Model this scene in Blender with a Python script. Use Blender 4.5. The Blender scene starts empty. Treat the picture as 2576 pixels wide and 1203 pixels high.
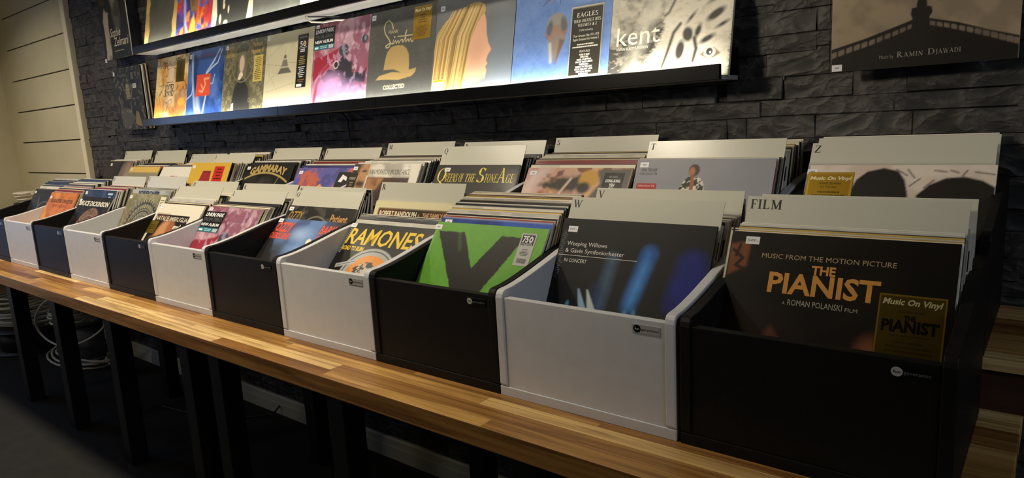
import bpy, math, random
import numpy as np
from mathutils import Matrix, Vector

C = bpy.context.scene.collection
S = bpy.context.scene
rnd = random.Random(7)
Z = 0.78                       # bench top above the floor
W = 0.352                      # pitch of the record bins

# ------------------------------------------------------------------ camera
def cam_axes(yaw, pitch, roll):
    cy, sy = math.cos(yaw), math.sin(yaw)
    f = Vector((sy*math.cos(pitch), cy*math.cos(pitch), math.sin(pitch)))
    r = Vector((cy, -sy, 0)); u = r.cross(f)
    return r*math.cos(roll)+u*math.sin(roll), u*math.cos(roll)-r*math.sin(roll), f
r_, u_, f_ = cam_axes(-0.68446, -0.17275, -0.05477)
cd = bpy.data.cameras.new('camera'); cam = bpy.data.objects.new('camera', cd); C.objects.link(cam)
cd.sensor_fit = 'HORIZONTAL'; cd.sensor_width = 36.0; cd.lens = 1720.0*36/2576
cd.clip_start = 0.02; cd.clip_end = 60
m4 = Matrix((r_, u_, -f_)).transposed().to_4x4(); m4.translation = (0.43744, -0.90856, 0.50167+Z)
cam.matrix_world = m4
S.camera = cam

# ------------------------------------------------------------------ world, lamps, exposure
wd = bpy.data.worlds.new('world'); S.world = wd; wd.use_nodes = True
wd.node_tree.nodes['Background'].inputs[0].default_value = (0.35, 0.5, 0.9, 1)
wd.node_tree.nodes['Background'].inputs[1].default_value = 0.02
S.view_settings.view_transform = 'Standard'; S.view_settings.look = 'None'
S.view_settings.gamma = 1.0; S.view_settings.use_curve_mapping = False
S.view_settings.exposure = 0.22

def area(name, loc, target, size, power, col, sizey=None, spread=180):
    ld = bpy.data.lights.new(name, 'AREA'); o = bpy.data.objects.new(name, ld); C.objects.link(o)
    ld.energy = power; ld.color = col; ld.size = size; ld.spread = math.radians(spread)
    if sizey: ld.shape = 'RECTANGLE'; ld.size_y = sizey
    else: ld.shape = 'DISK'
    o.location = loc
    o.rotation_euler = (Vector(target)-Vector(loc)).to_track_quat('-Z', 'Y').to_euler()
    return o
WARM = (1.0, 0.87, 0.66)
def spot(loc, target, power, angle, blend=.7, r=.05):
    ld = bpy.data.lights.new('fill_spot', 'SPOT'); o = bpy.data.objects.new('fill_spot', ld); C.objects.link(o)
    ld.energy = power; ld.color = WARM; ld.spot_size = math.radians(angle); ld.spot_blend = blend; ld.shadow_soft_size = r
    o.location = loc; o.rotation_euler = (Vector(target)-Vector(loc)).to_track_quat('-Z', 'Y').to_euler()
for lx, pw in ((-4.3, 9), (-2.9, 8), (-2.0, 8), (-1.05, 8.5)):          # the row of ceiling lamps above the bench front
    area('ceiling_lamp', (lx, -0.42, 2.46), (lx-0.1, -0.05, 0.8), 0.22, pw, WARM, spread=120)
spot((-2.3, -2.7, 2.42), (0.10, 0.66, 1.56), 260, 22, r=.2)                    # unseen spot added to brighten the hung album and wall over the right end
for lx, pw in ((-3.9, 7.5), (-1.7, 3.0)):                                   # unseen lamps added further into the shop, lighting the skirting under the bench
    area('ceiling_lamp', (lx, -2.5, 2.46), (lx, -1.6, 0.0), 0.5, pw, WARM)
area('cool_fill_right', (2.3, -0.9, 2.1), (-1.2, 0.3, 0.9), 0.9, 11, (0.80, 0.89, 1.0), 1.1)           # cool fill light added on the right, brightening the bin insides
area('door_daylight', (-5.62, -1.15, 1.27), (0, -1.15, 1.27), 1.2, 8.5, (0.36, 0.55, 1.0), 1.45)

# ------------------------------------------------------------------ helpers
def lin(h):
    if not isinstance(h, str): return tuple(h)
    h = h.lstrip('#')
    if len(h) == 3: h = ''.join(c*2 for c in h)
    o = []
    for i in (0, 2, 4):
        c = int(h[i:i+2], 16)/255
        o.append(c/12.92 if c <= 0.04045 else ((c+0.055)/1.055)**2.4)
    return tuple(o)

def tag(o, label=None, cat=None, group=None, kind=None):
    if label: o['label'] = label
    if cat: o['category'] = cat
    if group: o['group'] = group
    if kind: o['kind'] = kind
    return o

def empty(name, loc, label, cat, group=None, rot=(0, 0, 0)):
    o = bpy.data.objects.new(name, None); C.objects.link(o); o.empty_display_size = 0.05
    o.location = loc; o.rotation_euler = rot
    return tag(o, label, cat, group)

class MB:
    """collects faces with a material index and an optional colour per face"""
    def __init__(s): s.v = []; s.f = []; s.mi = []; s.c = []; s.sm = []
    def add(s, vs, fs, mi=0, col=(1, 1, 1), smooth=False):
        b = len(s.v); s.v += [tuple(v) for v in vs]
        for f in fs: s.f.append(tuple(b+i for i in f)); s.mi.append(mi); s.c.append(col); s.sm.append(smooth)
    def box(s, x0, y0, z0, x1, y1, z1, mi=0, col=(1, 1, 1)):
        s.add([(x0,y0,z0),(x1,y0,z0),(x1,y1,z0),(x0,y1,z0),(x0,y0,z1),(x1,y0,z1),(x1,y1,z1),(x0,y1,z1)],
              [(0,3,2,1),(4,5,6,7),(0,1,5,4),(1,2,6,5),(2,3,7,6),(3,0,4,7)], mi, col)
    def prism_x(s, prof, x0, x1, mi=0):          # profile in (y, z), extruded along x
        n = len(prof); a = [(x0, p[0], p[1]) for p in prof]+[(x1, p[0], p[1]) for p in prof]
        s.add(a, [tuple(range(n)), tuple(range(2*n-1, n-1, -1))]+[(i, i+n, (i+1) % n+n, (i+1) % n) for i in range(n)], mi)
    def lathe(s, prof, cx, cy, n=32, mi=0, smooth=True):   # profile of (r, z)
        vs = [(cx+r*math.cos(2*math.pi*k/n), cy+r*math.sin(2*math.pi*k/n), z) for r, z in prof for k in range(n)]
        fs = [(i*n+k, i*n+(k+1) % n, (i+1)*n+(k+1) % n, (i+1)*n+k) for i in range(len(prof)-1) for k in range(n)]
        s.add(vs, fs, mi, smooth=smooth)
    def tube(s, pts, r, n=8, mi=0):
        pts = [Vector(p) for p in pts]; vs = []; up = None
        for i, p in enumerate(pts):
            t = (pts[min(i+1, len(pts)-1)]-pts[max(i-1, 0)]).normalized()
            if up is None: up = t.orthogonal().normalized()
            up = (up-t*up.dot(t)).normalized(); w = t.cross(up)
            vs += [p+(up*math.cos(2*math.pi*k/n)+w*math.sin(2*math.pi*k/n))*r for k in range(n)]
        fs = [(i*n+k, i*n+(k+1) % n, (i+1)*n+(k+1) % n, (i+1)*n+k) for i in range(len(pts)-1) for k in range(n)]
        fs += [tuple(range(n-1, -1, -1)), tuple(range(len(vs)-n, len(vs)))]
        s.add(vs, fs, mi, smooth=True)
    def mesh(s, name, mats, col=False):
        me = bpy.data.meshes.new(name); me.from_pydata(s.v, [], s.f); me.update()
        for m in (mats if isinstance(mats, (list, tuple)) else [mats]): me.materials.append(m)
        me.polygons.foreach_set('material_index', s.mi); me.polygons.foreach_set('use_smooth', s.sm)
        if col:
            a = me.color_attributes.new('Col', 'FLOAT_COLOR', 'CORNER'); d = []
            for p, c in zip(me.polygons, s.c): d += (list(c)+[1])*p.loop_total
            a.data.foreach_set('color', d)
        return me
    def build(s, name, mats, parent=None, col=False, bevel=0, loc=None):
        return link(name, s.mesh(name, mats, col), parent, bevel, loc)

def link(name, me, parent=None, bevel=0, loc=None):
    o = bpy.data.objects.new(name, me); C.objects.link(o)
    if parent: o.parent = parent
    if loc: o.location = loc
    if bevel:
        b = o.modifiers.new('bevel', 'BEVEL'); b.width = bevel; b.segments = 2; b.limit_method = 'ANGLE'
    return o

# ------------------------------------------------------------------ materials
def mat(name, col=(0.5, 0.5, 0.5), rough=0.5, metal=0, coat=0, spec=0.5, emit=None, estr=0):
    m = bpy.data.materials.new(name); m.use_nodes = True
    b = m.node_tree.nodes['Principled BSDF']
    b.inputs['Base Color'].default_value = (*lin(col), 1); b.inputs['Roughness'].default_value = rough
    b.inputs['Metallic'].default_value = metal; b.inputs['Coat Weight'].default_value = coat
    b.inputs['Coat Roughness'].default_value = 0.12; b.inputs['Specular IOR Level'].default_value = spec
    if emit: b.inputs['Emission Color'].default_value = (*emit, 1); b.inputs['Emission Strength'].default_value = estr
    return m
def nodes(m): return m.node_tree.nodes, m.node_tree.links, m.node_tree.nodes['Principled BSDF']
def colmat(name, rough=0.4, coat=0.0, metal=0, spec=0.5):
    m = mat(name, 'fff', rough, metal, coat, spec); N, L, b = nodes(m)
    a = N.new('ShaderNodeAttribute'); a.attribute_name = 'Col'; L.new(a.outputs['Color'], b.inputs['Base Color'])
    return m
def noisy(m, c1, c2, scale, detail=6, stretch=(1, 1, 1), bump=0, bscale=None, rough=None):
    N, L, b = nodes(m)
    tc = N.new('ShaderNodeTexCoord'); mp = N.new('ShaderNodeMapping'); mp.inputs['Scale'].default_value = stretch
    L.new(tc.outputs['Object'], mp.inputs['Vector'])
    n = N.new('ShaderNodeTexNoise'); n.inputs['Scale'].default_value = scale; n.inputs['Detail'].default_value = detail
    L.new(mp.outputs[0], n.inputs['Vector'])
    r = N.new('ShaderNodeValToRGB'); r.color_ramp.elements[0].color = (*lin(c1), 1); r.color_ramp.elements[1].color = (*lin(c2), 1)
    r.color_ramp.elements[0].position = 0.3; r.color_ramp.elements[1].position = 0.7
    L.new(n.outputs[0], r.inputs[0]); L.new(r.outputs[0], b.inputs['Base Color'])
    if bump:
        n2 = N.new('ShaderNodeTexNoise'); n2.inputs['Scale'].default_value = bscale or scale*4; n2.inputs['Detail'].default_value = 8
        L.new(mp.outputs[0], n2.inputs['Vector'])
        bp = N.new('ShaderNodeBump'); bp.inputs['Strength'].default_value = bump; bp.inputs['Distance'].default_value = 0.01
        L.new(n2.outputs[0], bp.inputs['Height']); L.new(bp.outputs[0], b.inputs['Normal'])
    return m

M_PRINT = colmat('printed_card', 0.38, 0.06, spec=.25)
M_MATTE = colmat('matte_card', 0.6)
M_FOIL = colmat('gold_foil', 0.32, 0.0, 0.55)
M_WHITE = noisy(mat('white_laminate', 'd0d0d3', 0.42), 'cccccf', 'd3d3d6', 30)
M_BLACK = noisy(mat('black_laminate', '121110', 0.52, spec=.2), '11100f', '161413', 60, bump=0.06, bscale=500)
M_CARD = mat('divider_plastic', 'c2c0b2', 0.27)
M_BADGE_L = mat('badge_silver', 'a8a6a4', 0.3, 0.3)
M_BADGE_D = mat('badge_black', '0c0c0c', 0.25)
M_INK = mat('black_ink', '0a0a0c', 0.5)
M_LEDGE = noisy(mat('ledge_black_lacquer', '0c0c0f', 0.18, coat=.22), '0b0b0d', '121216', 40)
M_UNDER = noisy(mat('ledge_underside_grey', '9a9a98', 0.35), '8a8a86', 'b2b1aa', 9, stretch=(0.4, 3, 1))  # pale grey base board, streaked along the ledge
M_LEG = mat('black_powder_coat', '0b0b0e', 0.45)
M_PAINT = noisy(mat('cream_paint', 'c6c0a2', 0.6), 'c0ba9c', 'cbc5a8', 3)
M_GROOVE = mat('panel_groove', '4a4436', 0.9)
M_TRIMW = mat('white_gloss_trim', 'e6dfc4', 0.35)
M_CEIL = mat('ceiling_paint', '55524a', 0.9)
M_CABLE = mat('white_pvc_cable', 'd9d4c4', 0.4)
M_CABLEB = mat('black_cable', '08080a', 0.5)
M_SPOOL = noisy(mat('grey_spool_plastic', '7c8290', 0.5), '6d7382', '8a90a0', 8)
M_SPOOLD = mat('dark_spool_flange', '15161c', 0.5)
M_LED = mat('led_strip_light', 'fff', 0.5, emit=(1.0, 0.96, 0.86), estr=105)
M_PLASTIC = mat('clear_sleeve_plastic', 'fff', 0.12)
def _plastic():
    N, L, b = nodes(M_PLASTIC)
    t = N.new('ShaderNodeBsdfTransparent'); g = N.new('ShaderNodeBsdfGlossy'); g.inputs['Roughness'].default_value = 0.08
    lw = N.new('ShaderNodeLayerWeight'); lw.inputs['Blend'].default_value = 0.10
    mx = N.new('ShaderNodeMixShader'); L.new(lw.outputs['Fresnel'], mx.inputs[0]); L.new(t.outputs[0], mx.inputs[1]); L.new(g.outputs[0], mx.inputs[2])
    L.new(mx.outputs[0], N['Material Output'].inputs[0])
_plastic()

def wood_mat():
    m = mat('oiled_wood_staves', 'b07a3c', 0.38); N, L, b = nodes(m)
    tc = N.new('ShaderNodeTexCoord')
    br = N.new('ShaderNodeTexBrick'); br.inputs['Scale'].default_value = 1.0
    br.inputs['Brick Width'].default_value = 0.62; br.inputs['Row Height'].default_value = 0.0345
    br.inputs['Mortar Size'].default_value = 0.0006; br.inputs['Mortar Smooth'].default_value = 0.3
    br.offset = 0.37; br.offset_frequency = 2; br.squash = 0.72; br.squash_frequency = 3
    br.inputs['Color1'].default_value = (0, 0, 0, 1); br.inputs['Color2'].default_value = (1, 1, 1, 1); br.inputs['Mortar'].default_value = (0.1, 0.1, 0.1, 1)
    mp0 = N.new('ShaderNodeMapping'); mp0.inputs['Location'].default_value = (0.13, 0.123, 0)
    L.new(tc.outputs['Object'], mp0.inputs[0]); L.new(mp0.outputs[0], br.inputs['Vector'])
    # grain: noise stretched along x, shifted stave by stave
    mp = N.new('ShaderNodeMapping'); mp.inputs['Scale'].default_value = (2.6, 70, 70)
    ad = N.new('ShaderNodeVectorMath'); ad.operation = 'MULTIPLY_ADD'
    L.new(br.outputs['Color'], ad.inputs[0]); ad.inputs[1].default_value = (3, 3, 3); L.new(tc.outputs['Object'], ad.inputs[2])
    L.new(ad.outputs[0], mp.inputs[0])
    n = N.new('ShaderNodeTexNoise'); n.inputs['Scale'].default_value = 1.0; n.inputs['Detail'].default_value = 7; n.inputs['Distortion'].default_value = 0.9
    L.new(mp.outputs[0], n.inputs['Vector'])
    mp2 = N.new('ShaderNodeMapping'); mp2.inputs['Scale'].default_value = (3.0, 9, 9); L.new(ad.outputs[0], mp2.inputs[0])
    n2 = N.new('ShaderNodeTexNoise'); n2.inputs['Scale'].default_value = 1.0; n2.inputs['Detail'].default_value = 3; L.new(mp2.outputs[0], n2.inputs['Vector'])
    r1 = N.new('ShaderNodeValToRGB'); e = r1.color_ramp.elements
    e[0].color = (*lin('8a5c2a'), 1); e[1].color = (*lin('f0d090'), 1); x = e.new(0.5); x.color = (*lin('d2a55e'), 1)
    L.new(br.outputs['Color'], r1.inputs[0])
    r2 = N.new('ShaderNodeValToRGB'); e = r2.color_ramp.elements
    e[0].position = 0.32; e[0].color = (0.30, 0.21, 0.14, 1); e[1].position = 0.60; e[1].color = (1, 1, 1, 1); L.new(n.outputs[0], r2.inputs[0])
    r3 = N.new('ShaderNodeValToRGB'); e = r3.color_ramp.elements
    e[0].position = 0.3; e[0].color = (0.55, 0.45, 0.38, 1); e[1].position = 0.55; e[1].color = (1, 1, 1, 1); L.new(n2.outputs[0], r3.inputs[0])
    m1 = N.new('ShaderNodeMix'); m1.data_type = 'RGBA'; m1.blend_type = 'MULTIPLY'; m1.inputs[0].default_value = 0.75
    L.new(r1.outputs[0], m1.inputs[6]); L.new(r2.outputs[0], m1.inputs[7])
    m2 = N.new('ShaderNodeMix'); m2.data_type = 'RGBA'; m2.blend_type = 'MULTIPLY'; m2.inputs[0].default_value = 0.7
    L.new(m1.outputs[2], m2.inputs[6]); L.new(r3.outputs[0], m2.inputs[7])
    L.new(m2.outputs[2], b.inputs['Base Color'])
    bp = N.new('ShaderNodeBump'); bp.inputs['Strength'].default_value = 0.12; bp.inputs['Distance'].default_value = 0.002
    L.new(n.outputs[0], bp.inputs['Height']); L.new(bp.outputs[0], b.inputs['Normal'])
    return m
M_WOOD = wood_mat()

def stone_mat():
    m = mat('dark_slate_stone', '2b2b2e', 0.62); N, L, b = nodes(m)
    at = N.new('ShaderNodeAttribute'); at.attribute_name = 'Col'
    tc = N.new('ShaderNodeTexCoord')
    mp = N.new('ShaderNodeMapping'); mp.inputs['Scale'].default_value = (1, 1, 1.7); mp.inputs['Rotation'].default_value = (0, 0.5, 0)
    L.new(tc.outputs['Object'], mp.inputs[0])
    n = N.new('ShaderNodeTexNoise'); n.inputs['Scale'].default_value = 19; n.inputs['Detail'].default_value = 10; n.noise_type = 'RIDGED_MULTIFRACTAL'; n.inputs['Roughness'].default_value = 0.55; n.inputs['Distortion'].default_value = 0.15; n.inputs['Offset'].default_value = 0.9; n.inputs['Gain'].default_value = 1.2
    L.new(mp.outputs[0], n.inputs['Vector'])
    r = N.new('ShaderNodeValToRGB'); e = r.color_ramp.elements
    e[0].position = 0.35; e[0].color = (0.45, 0.45, 0.46, 1); e[1].position = 0.68; e[1].color = (1.25, 1.22, 1.2, 1); L.new(n.outputs[0], r.inputs[0])
    mx = N.new('ShaderNodeMix'); mx.data_type = 'RGBA'; mx.blend_type = 'MULTIPLY'; mx.inputs[0].default_value = 1
    L.new(at.outputs['Color'], mx.inputs[6]); L.new(r.outputs[0], mx.inputs[7]); L.new(mx.outputs[2], b.inputs['Base Color'])
    bp = N.new('ShaderNodeBump'); bp.inputs['Strength'].default_value = 0.65; bp.inputs['Distance'].default_value = 0.005
    L.new(n.outputs[0], bp.inputs['Height']); L.new(bp.outputs[0], b.inputs['Normal'])
    return m
M_STONE = stone_mat()
M_FLOOR = noisy(mat('dark_carpet', '1a1917', 0.95), '161513', '1e1d1b', 14, bump=0.4, bscale=420)

# ------------------------------------------------------------------ the room
X0, X1, Y0, YW = -5.43, 2.6, -3.6, 0.72
def struct(name, mb, m, bevel=0, col=False): return tag(mb.build(name, m, bevel=bevel, col=col), kind='structure')
b = MB(); b.box(X0-0.1, Y0-0.1, -0.1, X1+0.1, YW+0.3, 0); struct('floor', b, M_FLOOR)
b = MB(); b.box(X0-0.1, Y0-0.1, 2.5, X1+0.1, YW+0.3, 2.6); struct('ceiling', b, M_CEIL)
b = MB(); b.box(X1, Y0, 0, X1+0.1, YW+0.2, 2.5); struct('wall_right', b, mat('dim_wall_paint', '6d675c', 0.8))
b = MB(); b.box(X0, Y0-0.1, 0, X1, Y0, 2.5); struct('wall_front', b, mat('front_wall_paint', '7c7464', 0.8))
b = MB()   # left wall with the doorway of the daylight window, outside the picture
b.box(X0-0.1, -0.5, 0, X0, YW+0.2, 2.5); b.box(X0-0.1, Y0, 0, X0, -1.8, 2.5)
b.box(X0-0.1, -1.8, 2.05, X0, -0.5, 2.5); b.box(X0-0.1, -1.8, 0, X0, -0.5, 0.5); struct('wall_left', b, M_PAINT)
b = MB()
b.box(X0-0.08, -1.8, 0.5, X0-0.02, -1.74, 2.05); b.box(X0-0.08, -0.56, 0.5, X0-0.02, -0.5, 2.05)
b.box(X0-0.08, -1.74, 0.5, X0-0.02, -0.56, 0.56); b.box(X0-0.08, -1.74, 1.99, X0-0.02, -0.56, 2.05)
struct('window_1', b, M_TRIMW)

def stone_wall():
    b = MB(); r = random.Random(3); z = 0.0
    b.box(-4.15, YW+0.012, 0, X1, YW+0.12, 2.5, 0, lin('0c0c0e'))
    px = -4.2
    while px < 1.35:                      # ledge-stone panels, each with its own courses
        pw = r.uniform(.30, .62); z = 0.0
        while z < 2.5:
            h = r.choice((0.026, 0.032, 0.038, 0.045, 0.05, 0.06)); h = min(h, 2.5-z); x = px+r.uniform(-.07, .07); xe = px+pw+r.uniform(-.05, .05)
            while x < xe:
                w = r.uniform(0.08, 0.30)
                g = r.uniform(0.0001, 0.0005); d = r.uniform(-0.003, 0.0045); c_ = 0.0018
                xa, xb_ = x+g, x+w-g; za, zb = z+g, z+h-g
                y = YW-d; dv = [r.uniform(-0.0028, 0.0028) for _ in range(4)]; bk = YW+0.014
                vs = [(xa, bk, za), (xb_, bk, za), (xb_, bk, zb), (xa, bk, zb),
                      (xa, y+c_, za), (xb_, y+c_, za), (xb_, y+c_, zb), (xa, y+c_, zb),
                      (xa+c_, y+dv[0], za+c_), (xb_-c_, y+dv[1], za+c_), (xb_-c_, y+dv[2], zb-c_), (xa+c_, y+dv[3], zb-c_)]
                fs = [(0,1,5,4),(1,2,6,5),(2,3,7,6),(3,0,4,7),(4,5,9,8),(5,6,10,9),(6,7,11,10),(7,4,8,11),(8,9,10,11)]
                k = r.uniform(0.6, 1.3); c = lin('393736'); b.add(vs, fs, 0, (c[0]*k, c[1]*k, c[2]*k))
                x += w
            z += h
        px += pw
    struct('wall_back', b, M_STONE, col=True)
stone_wall()

def panelling():     # horizontal white boards left of the stone, with shadow-gap grooves
    b = MB(); x0, x1 = X0, -4.12
    b.box(x0, YW+0.004, 0, x1, YW+0.12, 2.5, 1)
    z = -0.1
    zs = [0.318+Z-0.2065*k for k in range(-7, 6)]; zs.sort()
    edges = [0]+[q for q in zs if 0.05 < q < 2.45]+[2.5]
    for a, c in zip(edges[:-1], edges[1:]): b.box(x0+0.2, YW-0.008, a+0.004, x1, YW+0.006, c-0.004, 0)
    b.box(x0, YW-0.008, 0, x0+0.2, YW+0.006, 2.5, 0)
    struct('wall_back_panel', b, [M_PAINT, M_GROOVE])
    t = MB(); t.box(-4.13, YW-0.03, 0, -4.075, YW+0.1, 2.5); struct('trim_1', t, M_TRIMW, 0.004)
panelling()
b = MB(); b.prism_x([(YW+0.02, 0), (YW-0.022, 0), (YW-0.022, 0.05), (YW-0.016, 0.054), (YW-0.016, 0.078), (YW-0.011, 0.084), (YW+0.02, 0.084)], -4.07, X1)
struct('baseboard_back', b, mat('grey_white_skirting', 'b9b7a8', 0.5))

# ------------------------------------------------------------------ bench and riser
bench = empty('bench', (-2.3, 0.3, 0), 'long oiled wood stave bench on black legs carrying the record bins', 'bench')
def ch(mb, name, m, parent, bevel=0, col=False):      # child built in world coordinates of an unrotated parent
    o = mb.build(name, m, parent, col, bevel); o.matrix_parent_inverse = Matrix.Translation(-parent.location); return o
b = MB(); b.box(-5.25, -0.1229, Z-0.04, 0.412, 0.69, Z); ch(b, 'bench_top', M_WOOD, bench, 0.0015)
for lx, ly in ((-3.6, .11), (-3.0, .11), (-2.41, .11), (-1.80, .11), (-1.60, .11), (-0.985, .11), (-0.37, .11), (.3, .11),
               (-5.1, .11), (-5.1, .53), (-3.6, .53), (-3.0, .53), (-1.76, .53), (-0.9, .53), (.3, .53)):
    wd_ = 0.033 if ly < .2 else 0.031
    b = MB(); b.box(lx-wd_, ly-wd_, 0.006, lx+wd_, ly+wd_, Z-0.045)
    b.box(lx-wd_*0.85, ly-wd_*0.85, 0, lx+wd_*0.85, ly+wd_*0.85, 0.006)
    b.box(lx-wd_*1.3, ly-wd_*1.3, Z-0.045, lx+wd_*1.3, ly+wd_*1.3, Z-0.04)
    ch(b, 'leg', M_LEG, bench, 0.006)
riser = empty('riser_shelf', (-1.6, 0.53, Z), 'low wooden riser plank on the bench lifting the back row of bins', 'shelf')
b = MB(); b.box(-3.6, 0.355, Z+0.07, 0.43, 0.70, Z+0.09); ch(b, 'riser_top', M_WOOD, riser, 0.001)
b = MB(); b.box(-3.6, 0.365, Z, 0.425, 0.383, Z+0.07); ch(b, 'riser_front', noisy(mat('red_brown_wood', '3d2113', 0.6), '301a10', '4a2a18', 6, stretch=(1, 1, 8)), riser)
b = MB(); b.box(-3.6, 0.66, Z, 0.425, 0.678, Z+0.07); ch(b, 'riser_back', M_WOOD, riser)

# ------------------------------------------------------------------ lettering
_tc = {}
def text_geo(s, off=0.0):
    """built-in font outline: vertices scaled so a capital is 1 high, and faces"""
    key = (s, round(off, 3))
    if key in _tc: return _tc[key]
    cu = bpy.data.curves.new('t', 'FONT'); cu.body = s; cu.size = 1; cu.resolution_u = 2; cu.offset = off
    o = bpy.data.objects.new('t', cu); me = o.to_mesh()
    v = np.array([tuple(p.co)[:2] for p in me.vertices]) if len(me.vertices) else np.zeros((0, 2))
    f = [tuple(p.vertices) for p in me.polygons]
    o.to_mesh_clear(); bpy.data.objects.remove(o); bpy.data.curves.remove(cu)
    if len(v): v[:, 0] -= v[:, 0].min()
    v = v/CAP
    _tc[key] = (v, f); return _tc[key]
CAP = 1.0
CAP = float(text_geo('H')[0][:, 1].max()); _tc.clear()

# serif capitals from thick and thin strokes: l = line x0 y0 x1 y1 width, a = arc cx cy rx ry a0 a1, s = foot serif x y halfwidth
T, t = 0.15, 0.055
SERIF = {
 'A': (.80, [('l',.10,0,.40,1,t),('l',.36,1,.69,0,T),('l',.19,.34,.58,.34,t),('s',.10,0,.12),('s',.69,0,.14)]),
 'B': (.70, [('l',.18,0,.18,1,T),('a',.32,.75,.24,.25,-90,90),('a',.32,.27,.32,.27,-90,90),('l',.06,.97,.34,.97,t),('l',.06,.03,.34,.03,t),('l',.2,.515,.34,.515,t)]),
 'C': (.76, [('a',.43,.5,.40,.52,45,320),('l',.71,.98,.71,.72,.045)]),
 'D': (.82, [('l',.18,0,.18,1,T),('a',.30,.5,.46,.5,-90,90),('l',.05,.97,.32,.97,t),('l',.05,.03,.32,.03,t)]),
 'E': (.66, [('l',.18,0,.18,1,T),('l',.05,.97,.58,.97,t),('l',.05,.03,.62,.03,t),('l',.2,.52,.46,.52,t),('l',.575,1,.575,.8,.04),('l',.61,0,.61,.22,.04),('l',.45,.42,.45,.62,.04)]),
 'F': (.62, [('l',.18,0,.18,1,T),('l',.05,.97,.56,.97,t),('l',.2,.52,.44,.52,t),('l',.555,1,.555,.78,.04),('l',.43,.42,.43,.62,.04),('s',.18,0,.14)]),
 'G': (.82, [('a',.43,.5,.40,.52,45,330),('l',.71,.98,.71,.72,.045),('l',.68,.05,.68,.42,T*.85),('s',.66,.42,.13)]),
 'H': (.84, [('l',.18,0,.18,1,T),('l',.66,0,.66,1,T),('l',.2,.52,.64,.52,t),('s',.18,0,.14),('s',.66,0,.14),('s',.18,.955,.14),('s',.66,.955,.14)]),
 'I': (.36, [('l',.18,0,.18,1,T),('s',.18,0,.15),('s',.18,.955,.15)]),
 'J': (.44, [('l',.26,.0,.26,1,T),('s',.26,.955,.15),('a',.10,.02,.2,.2,-120,0)]),
 'K': (.80, [('l',.18,0,.18,1,T),('l',.24,.46,.62,.97,t),('l',.34,.58,.68,.02,T),('s',.18,0,.14),('s',.18,.955,.14),('s',.62,.955,.12),('s',.70,0,.12)]),
 'L': (.66, [('l',.18,0,.18,1,T),('l',.05,.03,.6,.03,t),('l',.595,0,.595,.24,.04),('s',.18,.955,.14)]),
 'M': (1.0, [('l',.17,0,.17,1,t),('l',.19,1,.50,.05,T),('l',.49,.02,.82,1,t),('l',.83,0,.83,1,T),('s',.17,0,.12),('s',.83,0,.14),('s',.12,.955,.1),('s',.86,.955,.1)]),
 'N': (.84, [('l',.16,0,.16,1,t),('l',.16,1,.68,0,T),('l',.68,0,.68,1,t),('s',.16,0,.12),('s',.10,.955,.1),('s',.68,.955,.12)]),
 'O': (.84, [('a',.42,.5,.40,.52,0,360)]),
 'P': (.64, [('l',.18,0,.18,1,T),('a',.30,.73,.28,.27,-90,90),('l',.05,.97,.32,.97,t),('l',.2,.485,.32,.485,t),('s',.18,0,.14)]),
 'Q': (.84, [('a',.42,.5,.40,.52,0,360),('l',.40,-.02,.74,-.24,.10)]),
 'R': (.76, [('l',.18,0,.18,1,T),('a',.30,.75,.27,.25,-90,90),('l',.05,.97,.32,.97,t),('l',.2,.515,.34,.515,t),('l',.34,.52,.66,.02,T),('s',.18,0,.14),('s',.70,0,.10)]),
 'S': (.58, [('a',.29,.74,.23,.27,30,270),('a',.29,.25,.25,.27,-150,90),('l',.49,.98,.49,.76,.04),('l',.07,.02,.07,.26,.04)]),
 'T': (.72, [('l',.36,0,.36,1,T),('l',.04,.97,.68,.97,t),('l',.055,1,.055,.76,.04),('l',.665,1,.665,.76,.04),('s',.36,0,.15)]),
 'U': (.80, [('l',.18,.3,.18,1,T),('l',.64,.3,.64,1,t),('a',.41,.3,.23,.31,180,360),('s',.18,.955,.14),('s',.64,.955,.12)]),
 'V': (.80, [('l',.12,1,.42,0,T),('l',.40,0,.69,1,t),('s',.12,.955,.14),('s',.69,.955,.12)]),
 'W': (1.12, [('l',.12,1,.38,0,T),('l',.36,0,.58,.9,t),('l',.50,1,.78,0,T),('l',.76,0,1.01,1,t),('s',.12,.955,.14),('s',.50,.955,.10),('s',1.01,.955,.12)]),
 'Y': (.76, [('l',.10,1,.38,.45,T),('l',.38,.45,.66,1,t),('l',.38,0,.38,.46,T),('s',.38,0,.14),('s',.10,.955,.13),('s',.66,.955,.12)]),
 'Z': (.70, [('l',.10,.03,.58,.97,T),('l',.06,.97,.62,.97,t),('l',.06,.03,.64,.03,t),('l',.085,1,.085,.76,.04),('l',.625,0,.625,.24,.04)]),
 ':': (.3, [('l',.12,.05,.12,.17,.12),('l',.12,.5,.12,.62,.12)]), ' ': (.36, []), '&': (.8, [('a',.36,.76,.17,.24,0,360),('a',.34,.25,.28,.27,60,390),('l',.24,.66,.7,.0,T)]),
}
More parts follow.
